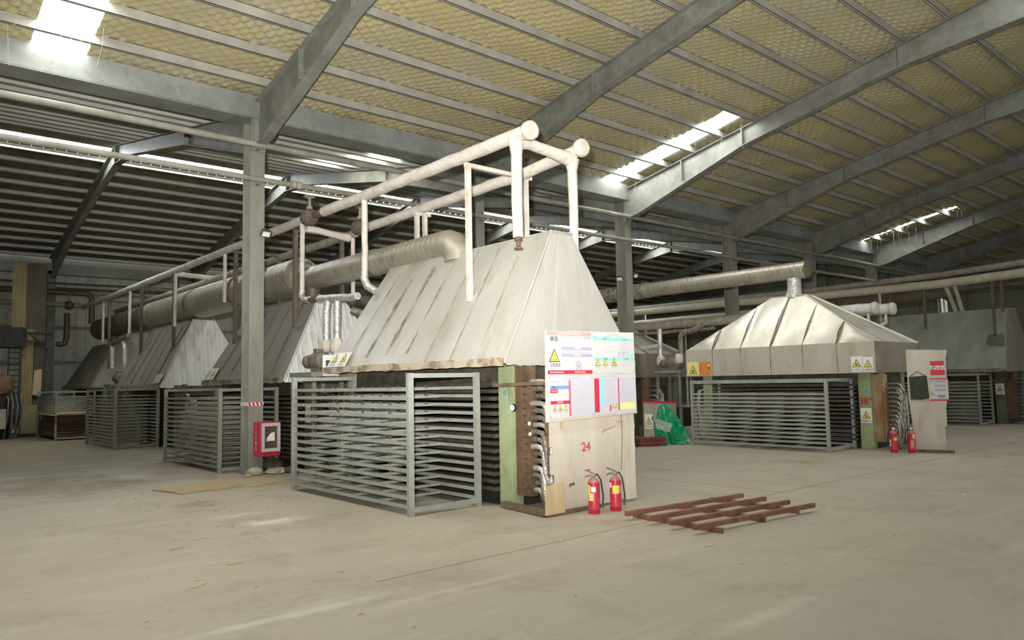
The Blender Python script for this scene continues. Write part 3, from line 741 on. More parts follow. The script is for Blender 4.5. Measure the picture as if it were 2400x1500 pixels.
# ------------------------------------------------------------------ hot presses
def press(label, Xf, Y0, Y1, zt, green, plates=15, near=True, hosemat=HOSE, wd=1.9, manif=RUST, hoses=12, foils=FOILD):
    t = thing('hot_press', label, 'press', (Xf+wd/2, (Y0+Y1)/2, 0), 'multi-daylight hot presses')
    xb = Xf+wd
    for x0, x1 in ((Xf, Xf+.16), (xb-.16, xb)):
        for y in (Y0, Y1-.27):
            m = MB(); m.box((x0, y, 0), (x1, y+.27, zt)); part('frame_post', m, green, t)
    m = MB(); m.box((Xf+.02, Y0+.02, zt-.26), (xb-.02, Y1-.02, zt-.02)); part('head_beam', m, PLATEN, t)
    m = MB(); m.box((Xf+.05, Y0+.05, .0), (xb-.05, Y1-.05, .16)); part('bed', m, DARK, t)
    pl = MB(); L = Y1-Y0-.62
    # plate with a chamfered, slightly ragged front edge
    n = 16; top = []; bot = []
    vs_ = []
    for i in range(n+1):
        y = L*i/n; r1 = random.uniform(-.006, .006)
        vs_ += [(0.012+r1, y, 0), (r1, y, .012), (r1, y, .040), (.012+r1, y, .052), (wd-.05, y, .052), (wd-.05, y, 0)]
    fs = [(i*6+k, (i+1)*6+k, (i+1)*6+(k+1) % 6, i*6+(k+1) % 6) for i in range(n) for k in range(6)]+[tuple(range(5, -1, -1)), tuple(n*6+k for k in range(6))]
    pl.add(vs_, fs); pm_ = pl.mesh('platen', PLATEN)
    for k in range(plates):
        z = .18+(zt-.48)*k/(plates-1)
        inst('platen', pm_, t, (Xf-.07+random.uniform(-.01, .01), Y0+.31, z))
    if near:
        # rusty manifold block on the near end, its bolts, and the stack of hoses feeding the platens
        m = MB(); m.box((Xf+.05, Y0-.27, .16), (Xf+.17, Y0-.002, zt-.05)); mf = part('manifold', m, manif, t)
        m = MB(); m.tube([(Xf+.14, Y0-.16, zt-.3), (Xf+.14, Y0-.16, zt+.02)], .07, 12); part('riser', m, manif, mf)
        bm = MB(); bm.tube([(0, 0, 0), (-.05, 0, 0)], .012, 6); bmm = bm.mesh('bolt', CHROME)
        for k in range(hoses):
            z = .24+(zt-.5)*k/(hoses-1)
            inst('bolt', bmm, mf, (Xf+.05, Y0-.22, z+.03))
            m = MB(); y0 = Y0-.27; ln = .16+.16*(k/(hoses-1)); drop = .10+.35*(1-k/(hoses-1))
            x = Xf+.12+random.uniform(-.03, .02)
            p = [(x, y0, z), (x-.01, y0-ln*.5, z+.005), (x-.02, y0-ln*.85, z-.01), (x-.02, y0-ln, z-.06), (x-.015, y0-ln-.02, max(.05, z-drop)), (x+.03, y0-ln-.03, max(.04, z-drop-.12))]
            m.tube(p, .027 if hosemat is HOSE else .036, 8, jit=.05 if hosemat is not HOSE else .02)
            part('hose', m, foils if (k % 3 or hosemat is HOSE) else FOIL, t)
        for k in range(4):
            m = MB(); x = Xf+.16+.05*k; y = Y0-.52-.02*k
            m.tube([(x, y+.1, zt-.35), (x, y, zt-.5), (x-.03, y-.02, zt*.5), (x-.02, y+random.uniform(-.05, .05), .35), (x+.02, y+.05, .04)], .03, 8, jit=.04)
            part('hose', m, hosemat if hosemat is HOSE else FOIL, t)
    # foil hoses sagging at the far end
    for k in range(9):
        m = MB(); x = Xf+.02+.06*k; y = Y1+.10+.05*k
        m.tube([(x, Y1-.02, zt-.35), (x-.02, y, zt-.4), (x-.04, y+.05, zt*.55), (x-.08, y-.02, zt*.3), (x-.02, y+.06, .05)], .026, 8, jit=.06)
        part('hose', m, FOILD if k % 3 == 2 else FOIL, t)
    return t
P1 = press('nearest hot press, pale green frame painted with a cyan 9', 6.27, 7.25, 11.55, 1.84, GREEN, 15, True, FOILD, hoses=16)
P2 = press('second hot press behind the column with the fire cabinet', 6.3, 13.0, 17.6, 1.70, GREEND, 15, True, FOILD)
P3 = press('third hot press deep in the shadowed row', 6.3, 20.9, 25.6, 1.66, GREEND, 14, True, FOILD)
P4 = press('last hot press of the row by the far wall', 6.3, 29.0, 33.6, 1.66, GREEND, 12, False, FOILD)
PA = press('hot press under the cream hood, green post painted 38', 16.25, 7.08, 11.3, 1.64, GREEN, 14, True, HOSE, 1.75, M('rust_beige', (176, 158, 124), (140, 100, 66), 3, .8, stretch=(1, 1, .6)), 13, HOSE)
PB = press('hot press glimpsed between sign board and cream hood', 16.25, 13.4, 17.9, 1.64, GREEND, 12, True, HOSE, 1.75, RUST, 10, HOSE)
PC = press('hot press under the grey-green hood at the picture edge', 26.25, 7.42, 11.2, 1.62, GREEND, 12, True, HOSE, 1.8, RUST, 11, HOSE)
# marks on the press posts
pr = Print(P1, (6.27, 7.50, 1.0), (0, -1, 0), (0, 0, 1))
pr.ring(.11, .44, .065, .045, CYPAINT, 1, 20, 'painted_nine'); pr.poly([(.155, .46), (.175, .46), (.165, .17), (.145, .17)], CYPAINT, 2, 'painted_nine'); pr.done()
pr = Print(PA, (16.25, 7.33, .57), (0, -1, 0), (0, 0, 1))
pr.ring(.13, .70, .045, .028, CYPAINT, 1, 16, 'painted_eight'); pr.ring(.14, .62, .05, .032, CYPAINT, 1, 16, 'painted_eight')
pr.text('38*', .125, .44, .20, REDPAINT, 2, 'painted_number', .006); pr.done()
m = MB(); m.lathe((6.265, 7.21, 1.26), [(.05, 0), (.05, .02), (.045, .03)], 18, (-1, 0, 0)); gz = solo('pressure_gauge', m, BLACK, 'round pressure gauge on the green post of the nearest press', 'gauge', (6.265, 7.21, 1.26))
m = MB(); m.lathe((6.234, 7.21, 1.26), [(.04, 0), (.04, .003)], 18, (-1, 0, 0)); part('dial', m, WHITE, gz)
m = MB(); m.bar((6.228, 7.21, 1.255), (6.228, 7.20, 1.285), .004, .004); part('needle', m, INK, gz)
# plaster lumps stuck on the manifold
for k, (y, z) in enumerate(((6.99, 1.06), (6.98, .93))):
    m = MB(); m.lathe((6.33, y, z), [(.01, 0), (.032, .004), (.028, .02), (.008, .035)], 7, (-1, 0, .2)); part('plaster_lump', m, CLAD, P1)
# struts tying the sign board to the press
m = MB(); m.bar((6.19, 7.52, 1.545), (6.19, 6.50, 1.57), .035, .045); solo('timber_batten', m, TIMBER, 'rough brown batten from green press post to sign board', 'batten', (6.19, 7.0, 1.5))
m = MB(); m.bar((6.20, 7.38, .045), (6.10, 6.46, .045), .09, .07); solo('timber_batten', m, TIMBER, 'dark timber lying on the floor at the nearest press', 'timber', (6.15, 6.9, 0))

# ------------------------------------------------------------------ exhaust hoods
LIP = M('rusted_lip', (186, 174, 152), (140, 122, 98), 4, .7, lo=.45, hi=.6)
SEAMD = M('seam_dark', (84, 74, 62), (66, 58, 48), 5, .85)
def hood(label, Xc, Y0, Y1, zb, zt, hb, ht, ins0, ins1, n, side, end, group, sag=0.0, nend=3, seams=True):
    t = thing('exhaust_hood', label, 'hood', (Xc, (Y0+Y1)/2, zb), group)
    A = lambda y0, y1: None
    for sgn in (-1, 1):
        k = n if sgn < 0 else 3
        for i in range(k):
            u0, u1 = i/k, (i+1)/k
            lift = (0, .004, .002)[i % 3]
            yb0, yb1 = Y0+(Y1-Y0)*u0, Y0+(Y1-Y0)*u1+.02
            ty0, ty1 = Y0+ins0+(Y1-Y0-ins0-ins1)*u0, Y0+ins0+(Y1-Y0-ins0-ins1)*u1+.02
            xb, xt = Xc+sgn*(hb+lift), Xc+sgn*(ht+lift)
            j = [random.uniform(-.02, .02) for _ in range(4)]
            m = MB(); m.sheet([(xb, yb1, zb+j[0]), (xb, yb0, zb+j[0]), (xt, ty0, zt), (xt, ty1, zt)] if sgn < 0 else [(xb, yb0, zb), (xb, yb1, zb), (xt, ty1, zt), (xt, ty0, zt)],
                              5, 8, .012, .006, .004, (-sgn, 0, 0))
            sp_ = part('side_sheet', m, side, t)
            if seams and sgn < 0 and i > 0:
                nrm_ = Vector((-(zt-zb), 0, (xt-xb))).normalized()
                m = MB(); vs_ = []; nq = 26; wv = random.choice((.6, 1.0, 1.2, 2.6)); v0 = random.uniform(0, .15); v1 = random.uniform(.8, 1.0)
                for q in range(nq+1):
                    v = v0+(v1-v0)*q/nq; wd = wv*max(.004, .022*abs(math.sin(7*v+i*1.7))*random.uniform(.3, 1.3))
                    c_ = Vector((xb*(1-v)+xt*v, yb0*(1-v)+ty0*v+random.uniform(-.006, .006), zb*(1-v)+zt*v))+nrm_*.016
                    vs_ += [c_+Vector((0, wd, 0)), c_+nrm_*.008, c_-Vector((0, wd*.6, 0))]
                m.add(vs_, [(q*3+k2, q*3+3+k2, q*3+4+k2, q*3+1+k2) for q in range(nq) for k2 in range(2)]); part('seam', m, SEAM if side is HOOD else SEAMD, sp_)
    for yb, yt, inw, s in ((Y0, Y0+ins0, (0, 1, 0), 1), (Y1, Y1-ins1, (0, -1, 0), -1)):
        k = nend if s > 0 else 1
        for i in range(k):
            u0, u1 = i/k, (i+1)/k
            lift = .008*(i % 2)
            a = [(Xc-hb+2*hb*u0, yb-s*lift, zb), (Xc-hb+2*hb*u1+.01, yb-s*lift, zb), (Xc-ht+2*ht*u1+.01, yt-s*lift, zt), (Xc-ht+2*ht*u0, yt-s*lift, zt)]
            m = MB(); m.sheet(a, 5, 6, .012, .004, .003, inw); part('end_sheet', m, end, t)
    m = MB(); m.box((Xc-ht-.02, Y0+ins0-.02, zt-.015), (Xc+ht+.02, Y1-ins1+.02, zt+.012)); part('ridge_cap', m, side, t)
    # corner flashing and ragged lower lip
    m = MB(); m.tube([(Xc-hb-.02, Y0-.01, zb), (Xc-(hb+ht)/2-.02, Y0+ins0/2-.01, (zb+zt)/2), (Xc-ht-.02, Y0+ins0-.01, zt)], .013, 6, jit=.3); part('corner_flashing', m, end, t)
    m = MB(); nn = 40; vs_ = []
    for i in range(nn+1):
        y = Y0+(Y1-Y0)*i/nn; j = random.uniform(-.012, .012)
        vs_ += [(Xc-hb-.022+j*.5, y, zb+.07+j*.8), (Xc-hb-.03+j*.3, y, zb-.035+j), (Xc-hb+.05, y, zb-.03+j)]
    m.add(vs_, [(i*3+k, i*3+3+k, i*3+4+k, i*3+1+k) for i in range(nn) for k in range(2)]); part('lower_lip', m, LIP if side is HOOD else SEAM, t)
    m = MB(); vs_ = []
    for i in range(nn+1):
        x = Xc-hb+2*hb*i/nn; j = random.uniform(-.014, .014)
        vs_ += [(x, Y0-.012, zb+.03), (x, Y0-.014, zb-.03+j), (x, Y0+.05, zb-.03+j)]
    m.add(vs_, [(i*3+k, i*3+1+k, i*3+4+k, i*3+3+k) for i in range(nn) for k in range(2)]); part('lower_lip', m, end, t)
    return t
G1 = 'tapering exhaust hoods of the first press row'
H1 = hood('large pale tapered exhaust hood nearest, above the open sheet rack', 7.18, 7.0, 11.78, 1.82, 3.62, 1.23, .18, .2, .45, 8, HOOD, HOODE, G1)
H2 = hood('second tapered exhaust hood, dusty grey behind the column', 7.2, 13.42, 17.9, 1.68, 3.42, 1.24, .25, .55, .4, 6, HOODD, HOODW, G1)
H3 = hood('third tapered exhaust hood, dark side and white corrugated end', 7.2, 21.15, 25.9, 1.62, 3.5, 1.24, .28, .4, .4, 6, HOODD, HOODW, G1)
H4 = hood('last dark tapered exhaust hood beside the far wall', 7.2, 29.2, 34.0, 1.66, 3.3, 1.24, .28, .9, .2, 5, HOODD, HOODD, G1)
HC = hood('grey-green tapered exhaust hood at the picture edge behind plywood board', 27.0, 7.15, 11.2, 1.62, 3.54, 1.4, .35, .15, .1, 5, HOODG, HOODD, 'hoods of the farther press rows', nend=2, seams=False)

def pyramid_hood(label, Xc, Y0, Y1, zb, zs, zt, hb, apY0, apY1, apx, n, mat, endmat, group):
    """straight skirt, and four slopes of parallel strips cut off along the hips"""
    t = thing('exhaust_hood', label, 'hood', (Xc, (Y0+Y1)/2, zb), group)
    L = Y1-Y0
    vy = lambda y: max(0.0, min(1.0, (y-Y0)/(apY0-Y0), (Y1-y)/(Y1-apY1)))
    vx = lambda x: max(0.0, min(1.0, (x-Xc+hb)/(hb-apx), (Xc+hb-x)/(hb-apx)))
    ys = [Y0+L*i/n for i in range(n+1)]
    for sg in (-1, 1):
        for i in range(n):
            y0, y1 = ys[i], ys[i+1]; lift = .018*(i % 2)
            X = lambda v: Xc+sg*(hb+lift-(hb-apx)*v)
            Z = lambda v: zs+(zt-zs)*v
            m = MB(); m.sheet([(X(0), y1+.015, zb), (X(0), y0, zb), (X(0), y0, zs), (X(0), y1+.015, zs)], 6, 5, .012, .012, .003, (-sg, 0, 0)); part('skirt_sheet', m, mat if sg < 0 else endmat, t)
            cuts = sorted({y0, y1} | {c for c in (apY0, apY1) if y0 < c < y1})
            m = MB(); nu = 10; nv = 9; sub = []
            for a, b in zip(cuts[:-1], cuts[1:]): sub += [a+(b-a)*q/nu for q in range(nu)]
            sub.append(y1); ph = random.uniform(0, 6); vs_ = []
            for yy in sub:
                u = (yy-y0)/(y1-y0)
                for j in range(nv+1):
                    v = vy(yy)*j/nv
                    bul = (.05*math.sin(math.pi*min(1, u*1.15))*math.sin(math.pi*j/nv)*(.7+.5*math.sin(ph+3*v)))*(1 if vy(yy) > .3 else vy(yy)/.3)
                    vs_.append((X(v)+sg*bul*.6, yy, Z(v)+bul*.5))
            k = nv+1
            m.add(vs_, [(i_*k+j, i_*k+j+1, (i_+1)*k+j+1, (i_+1)*k+j) for i_ in range(len(sub)-1) for j in range(nv)], True)
            part('slope_sheet', m, mat, t)
            if i and sg < 0:
                vt = vy(y0)
                m = MB(); m.tube([(X(0)-.012, y0, zb), (X(0)-.014, y0+.01, zs), (X(vt*.5)-.03, y0+.015, Z(vt*.5)+.03), (X(vt)-.01, y0, Z(vt))], [.006, .012, .018, .006], 5, jit=.3); part('seam', m, SEAM, t)
    for yb, ay, s in ((Y0, apY0, 1), (Y1, apY1, -1)):
        for i in range(4):
            x0, x1 = Xc-hb+2*hb*i/4, Xc-hb+2*hb*(i+1)/4
            m = MB(); m.sheet([(x0, yb-s*.01*(i % 2), zb), (x1+.01, yb-s*.01*(i % 2), zb), (x1+.01, yb-s*.01*(i % 2), zs), (x0, yb-s*.01*(i % 2), zs)], 3, 4, .012, .008, .003, (0, s, 0)); part('skirt_sheet', m, endmat, t)
            cuts = sorted({x0, x1} | {c for c in (Xc-apx, Xc+apx) if x0 < c < x1}); m = MB(); vs_ = []; nv = 4
            sub = []
            for a, b in zip(cuts[:-1], cuts[1:]): sub += [a+(b-a)*q/5 for q in range(5)]
            sub.append(x1)
            for xx in sub:
                for j in range(nv+1):
                    v = vx(xx)*j/nv; vs_.append((xx, yb+(ay-yb)*v-s*.01*(i % 2), zs+(zt-zs)*v))
            k = nv+1
            m.add(vs_, [(i_*k+j, (i_+1)*k+j, (i_+1)*k+j+1, i_*k+j+1) for i_ in range(len(sub)-1) for j in range(nv)], True); part('slope_sheet', m, mat, t)
    m = MB(); m.tube([(Xc-hb-.01, Y0-.01, zs), (Xc-apx-.01, apY0-.01, zt)], .018, 6); part('hip_flashing', m, mat, t)
    m = MB(); m.tube([(Xc+hb, Y0-.01, zs), (Xc+apx, apY0-.01, zt)], .03, 6); part('hip_flashing', m, mat, t)
    m = MB(); m.box((Xc-apx-.02, apY0-.02, zt-.01), (Xc+apx+.02, apY1+.02, zt+.02)); part('top_plate', m, mat, t)
    return t
HA = pyramid_hood('cream sheet-metal pyramid hood with buckled panels and straight skirt', 17.0, 6.80, 11.5, 1.62, 2.28, 3.50, 1.12, 8.75, 9.65, .14, 6, HOODC, M('hood_end_grey', (150, 142, 124), (126, 118, 100), 2, .6), 'hoods of the farther press rows')
HB = pyramid_hood('crumpled pale hood partly hidden behind the sign board', 17.0, 13.2, 17.9, 1.62, 2.28, 3.4, 1.12, 15.2, 16.0, .14, 5, HOODC, HOODD, 'hoods of the farther press rows')

# ------------------------------------------------------------------ spiral ducts
def spiral(path_y0, path_y1, X, z, r, pitch=.13, rib=.010, n=28):
    m = MB(); pts = []; rs = []; y = path_y0
    st = 1 if path_y1 > path_y0 else -1
    while (y-path_y1)*st < 0:
        for d, q in ((0, 0), (.40*pitch, 0), (.5*pitch-.014, 0), (.5*pitch-.008, rib), (.5*pitch+.008, rib), (.5*pitch+.014, 0), (.60*pitch, 0)):
            pts.append((X, y+d*st, z)); rs.append(r+q)
        y += pitch*st
    m.tube(pts, rs, n); return m
t = thing('exhaust_duct', 'long spiral duct over the first press row, bent down into the nearest hood', 'duct', (7.1, 9.4, 3.8), 'spiral exhaust ducts')
part('near_section', spiral(9.75, 12.0, 7.1, 3.83, .235, .15, .0055), DUCT, t)
part('middle_section', spiral(12.0, 15.05, 7.1, 3.85, .245, .38, .002), DUCT, t)
part('ribbed_section', spiral(15.1, 18.4, 7.1, 3.97, .39, .15, .007), DUCT, t)
part('far_section', spiral(18.4, 26.0, 7.1, 3.96, .43, .24, .004), DUCT, t)
part('tail_section', spiral(26.0, 33.4, 7.1, 3.97, .40, .5, .012), DUCTD, t)
m = MB(); m.lathe((7.1, 14.85, 3.93), [(.25, 0), (.32, .06), (.37, .14), (.395, .26)], 28, (0, 1, 0)); part('reducer', m, DUCT, t)
m = MB(); ang = [math.radians(a) for a in range(0, 91, 9)]
m.tube([(7.1, 9.75-.32*math.sin(a), 3.51+.32*math.cos(a)) for a in ang], [.235+(.008 if i % 3 == 1 else 0) for i in range(len(ang))], 22); part('elbow', m, DUCT, t)
for y, r in ((12.02, .255), (18.42, .445), (26.0, .445)):
    m = MB(); m.tube([(7.1, y-.04, 3.84 if y < 15 else 3.96), (7.1, y+.04, 3.84 if y < 15 else 3.96)], r, 28); part('collar', m, DUCTD, t)
for y in (14.6, 22.5, 31.2):
    m = MB(); m.tube([(7.1, y, 3.75), (7.1, y, 3.35)], .16, 16); part('branch', m, DUCTD, t)
t = thing('exhaust_duct', 'spiral duct with open round end above the cream hood', 'duct', (17.0, 8.95, 3.5), 'spiral exhaust ducts')
part('near_section', spiral(8.75, 13.6, 17.0, 4.13, .205, .16, .005), DUCT, t)
part('ribbed_section', spiral(13.6, 17.6, 17.0, 4.13, .215, .12, .012), DUCT, t)
part('far_section', spiral(17.6, 30.0, 17.0, 4.13, .21, .3, .008), DUCTD, t)
m = MB(); m.tube([(17.0, 8.76, 4.13), (17.0, 8.73, 4.13)], .2, 22); part('end_disc', m, DUCTD, t)
m = MB(); m.tube([(17, 9.1, 3.95), (17, 9.1, 3.7), (17, 9.12, 3.48)], [.17, .16, .2], 16, jit=.06); part('foil_neck', m, FOIL, t)
m = MB(); m.tube([(17, 15.6, 3.95), (17, 15.6, 3.4)], [.16, .17], 16, jit=.06); part('foil_neck', m, FOIL, t)
for y in (13.6, 17.6):
    m = MB(); m.tube([(17, y-.04, 4.13), (17, y+.04, 4.13)], .23, 22); part('collar', m, DUCT, t)
t = thing('exhaust_duct', 'dull spiral duct with steel neck above the grey-green hood', 'duct', (26.9, 9.2, 3.55), 'spiral exhaust ducts')
part('near_section', spiral(8.95, 13.3, 26.9, 4.2, .25, .25, .008), DUCTD, t)
m = MB(); m.tube([(26.9, 9.25, 4.1), (26.9, 9.25, 3.85), (26.9, 9.25, 3.55)], [.19, .185, .19], 18); part('neck', m, CHROME, t)

# ------------------------------------------------------------------ steam pipes over the first row
def wob(p0, p1, n, j):
    a, b = Vector(p0), Vector(p1)
    return [a.lerp(b, i/n)+Vector((random.uniform(-j, j), random.uniform(-j, j), random.uniform(-j, j))) for i in range(n+1)]
def flange_end(m, p, r): m.lathe(p, [(r, .10), (r*1.28, .08), (r*1.32, .02), (r*1.2, -.02), (r*.9, -.03)], 16, (0, 1, 0))
t = thing('steam_pipe', 'front white-lagged steam pipe, capped end highest in the picture', 'pipe', (6.5, 7.07, 4.88), 'lagged steam pipes over the first row')
m = MB(); m.tube(wob((6.5, 7.08, 4.88), (6.5, 12.9, 4.88), 24, .008), .095, 14, jit=.04); part('near_run', m, LAGG, t)
m = MB(); flange_end(m, (6.5, 7.02, 4.88), .10); part('end_cap', m, CLAD, t)
m = MB(); m.tube([(6.5, 12.9, 4.88), (6.5, 13.25, 4.88)], .075, 12); part('bare_stub', m, RUST, t)
m = MB(); m.tube(wob((6.5, 13.7, 4.88), (6.5, 33.6, 4.86), 50, .006), .09, 12, jit=.03); part('far_run', m, LAGG, t)
m = MB(); m.tube([(6.5, 7.33, 4.86), (6.5, 7.33, 4.62), (6.49, 7.33, 4.0), (6.5, 7.33, 3.5)], [.12, .078, .074, .07], 12, jit=.05); part('drop_pipe', m, LAGG, t)
m = MB(); m.tube([(6.5, 7.33, 3.5), (6.5, 7.33, 3.38)], .03, 10); m.lathe((6.5, 7.33, 3.46), [(.055, 0), (.055, .02)], 14); m.lathe((6.5, 7.33, 3.34), [(.062, 0), (.062, .02)], 14); part('flange', m, RUST, t)
m = MB(); m.tube(wob((6.5, 7.33, 4.84), (7.56, 7.33, 4.74), 8, .006), [.105, .10, .08, .075, .075, .08, .09, .10, .11], 12, jit=.05); part('crossover_pipe', m, LAGG, t)
m = MB(); m.tube(wob((6.5, 11.36, 4.84), (6.5, 11.36, 3.62), 8, .006)+[(6.5, 11.36, 3.5)], .055, 10, jit=.04); part('drop_pipe', m, LAGG, t)
m = MB(); m.tube([(6.5, 11.36, 3.58), (6.49, 11.37, 3.42), (6.52, 11.30, 3.28), (6.6, 11.15, 3.18)], .068, 10, jit=.1); part('foil_elbow', m, FOIL, t)
m = MB(); m.tube(wob((6.5, 13.82, 4.8), (6.5, 13.82, 3.45), 8, .006), .05, 10, jit=.04); part('drop_pipe', m, LAGG, t)
for y in (18.05, 21.85, 26.6, 30.2):
    m = MB(); m.tube(wob((6.5, y, 4.8), (6.5, y, 3.62 if y < 20 else 3.3), 6, .004), .045, 10); part('drop_pipe', m, LAGG, t)
def gate_valve(label, x, y, z, s=1.0):
    v = thing('gate_valve', label, 'valve', (x, y, z-.15), 'gate valves on the steam pipes')
    m = MB(); m.lathe((x, y-.24*s, z-.02), [(.09, 0), (.12*s, .06), (.165*s, .17*s), (.175*s, .25*s), (.15*s, .36*s), (.09, .48*s)], 14, (0, 1, 0)); part('body', m, VALVE, v)
    m = MB(); m.tube([(x, y, z+.12), (x, y, z+.20)], .06, 10); m.tube([(x, y, z+.2), (x, y, z+.36)], .028, 8); m.bar((x, y-.04, z+.18), (x, y-.025, z+.36), .02, .02); m.bar((x, y+.04, z+.18), (x, y+.025, z+.36), .02, .02); part('bonnet', m, LAGD, v)
    m = MB(); a = [2*math.pi*i/16 for i in range(17)]
    m.tube([(x+.11*math.cos(q), y+.11*math.sin(q), z+.40) for q in a], .012, 6, False); m.bar((x-.11, y, z+.40), (x+.11, y, z+.40), .016, .012); m.bar((x, y-.11, z+.40), (x, y+.11, z+.40), .016, .012); part('handwheel', m, LAGD, v)
gate_valve('dirty gate valve with handwheel on the front steam pipe', 6.5, 13.5, 4.9)
gate_valve('dirty gate valve on the rear steam pipe, half behind a drop pipe', 7.56, 13.4, 4.82)
t = thing('steam_pipe', 'rear white-lagged steam pipe with lower capped end', 'pipe', (7.56, 7.16, 4.8), 'lagged steam pipes over the first row')
m = MB(); m.tube(wob((7.56, 7.18, 4.86), (7.56, 8.2, 4.78), 5, .006)+wob((7.56, 8.4, 4.77), (7.56, 13.1, 4.74), 18, .008), .088, 14, jit=.04); part('near_run', m, LAGG, t)
m = MB(); flange_end(m, (7.56, 7.1, 4.87), .10); part('end_cap', m, CLAD, t)
m = MB(); m.tube(wob((7.56, 13.6, 4.70), (7.56, 33.0, 4.70), 50, .006), .085, 12, jit=.03); part('far_run', m, LAGD, t)
m = MB(); m.tube([(7.56, 7.33, 4.74), (7.56, 7.33, 4.58), (7.57, 7.33, 4.0), (7.57, 7.34, 3.25)], [.11, .074, .07, .068], 12, jit=.05); part('drop_pipe', m, LAGG, t)
m = MB(); m.tube([(7.56, 13.7, 4.7), (7.56, 13.7, 3.3)], .045, 10, jit=.03); part('drop_pipe', m, LAGG, t)
m = MB(); m.tube(wob((6.55, 13.75, 4.72), (7.5, 13.75, 4.62), 8, .006), [.09, .075, .07, .07, .07, .07, .075, .085, .09], 10, jit=.05); part('crossover_pipe', m, LAGG, t)
m = MB(); m.tube(wob((6.55, 21.9, 4.78), (7.6, 21.9, 4.74), 6, .006), .07, 10, jit=.04); part('crossover_pipe', m, LAGG, t)
# frames that carry the pipes
def portal(label, y, x0, x1, zb0, zb1, zt, mat, wd=.07):
    t = thing('pipe_support', label, 'support', (x0, y, zb0), 'steel portals carrying the steam pipes')
    for x, zb in ((x0, zb0), (x1, zb1)):
        m = MB(); m.box((x-wd/2, y-wd/2, zb), (x+wd/2, y+wd/2, zt)); part('post', m, mat, t)
    m = MB(); m.box((x0-.05, y-.03, zt), (x1+.12, y+.03, zt+.06)); part('crosshead', m, mat, t)
    return t
portal('pale steel portal standing on the nearest hood', 8.40, 6.5, 7.62, 2.74, 2.9, 4.70, LAGG)
portal('pale slim portal at the far end of the nearest hood', 11.15, 7.45, 7.62, 3.3, 3.3, 4.62, LAGG)
portal('rusty steel portal on the second hood beside the column', 14.18, 6.52, 7.56, 2.75, 2.75, 4.70, RUSTP, .08)
portal('rusty steel portal just behind the column', 17.35, 6.5, 7.56, 2.5, 2.5, 4.72, RUSTP, .08)
portal('rusty steel portal on the third hood', 21.95, 6.5, 7.56, 2.6, 2.6, 4.72, RUSTP, .08)
portal('rusty steel portal behind the third hood', 25.3, 6.52, 7.56, 2.4, 2.4, 4.72, RUSTP, .08)
portal('dark steel portal on the last hood', 29.3, 6.5, 7.56, 2.3, 2.3, 4.70, RUSTP, .08)
# foil-wrapped pipework between first and second hood
t = thing('foil_pipework', 'silver foil-wrapped pipe loop hanging between the first two hoods', 'pipe', (6.5, 12.6, 2.4))
m = MB(); m.tube([(6.5, 13.82, 3.48), (6.49, 13.84, 3.36), (6.5, 13.72, 3.27), (6.5, 13.5, 3.25)], .068, 10, jit=.08); part('elbow', m, FOIL, t)
m = MB(); m.tube([(6.5, 13.52, 3.25), (6.5, 13.1, 3.23)], .05, 10); part('bare_pipe', m, RUST, t)
m = MB(); m.tube(wob((6.5, 13.1, 3.23), (6.5, 11.62, 3.13), 10, .01), .07, 10, jit=.1); part('horizontal_run', m, FOIL, t)
m = MB(); m.tube([(6.5, 12.72, 3.17), (6.5, 12.78, 3.0), (6.5, 12.79, 2.7), (6.5, 12.79, 2.42)], .068, 10, jit=.1); part('drop', m, FOIL, t)
m = MB(); m.tube([(6.5, 12.36, 3.16), (6.5, 12.37, 3.0), (6.5, 12.37, 2.7), (6.5, 12.37, 2.42)], .066, 10, jit=.1); part('drop', m, FOIL, t)
m = MB(); m.tube([(6.7, 12.2, 2.95), (6.9, 12.0, 2.85), (7.0, 11.9, 2.6)], .07, 10, jit=.08); part('return_bend', m, FOILD, t)
m = MB(); m.lathe((6.5, 12.79, 2.2), [(.06, 0), (.1, .03), (.1, .2), (.06, .24)], 12); part('plaster_joint', m, CLAD, t); m = MB(); m.lathe((6.5, 12.37, 2.15), [(.08, 0), (.13, .06), (.12, .22), (.06, .3)], 12); part('plaster_joint', m, CLAD, t)
t = thing('foil_pipework', 'silver foil-wrapped pipe loop by the last hoods', 'pipe', (6.4, 27.5, 2.2))
for y in (26.7, 28.3):
    m = MB(); m.tube([(6.4, y+.2, 3.1), (6.4, y+.05, 3.05), (6.4, y, 2.9), (6.4, y, 2.3)], .075, 10, jit=.1); part('drop', m, FOIL, t)
m = MB(); m.tube(wob((6.4, 26.3, 3.3), (6.4, 28.8, 3.1), 8, .01), .07, 10, jit=.1); part('horizontal_run', m, FOILD, t)

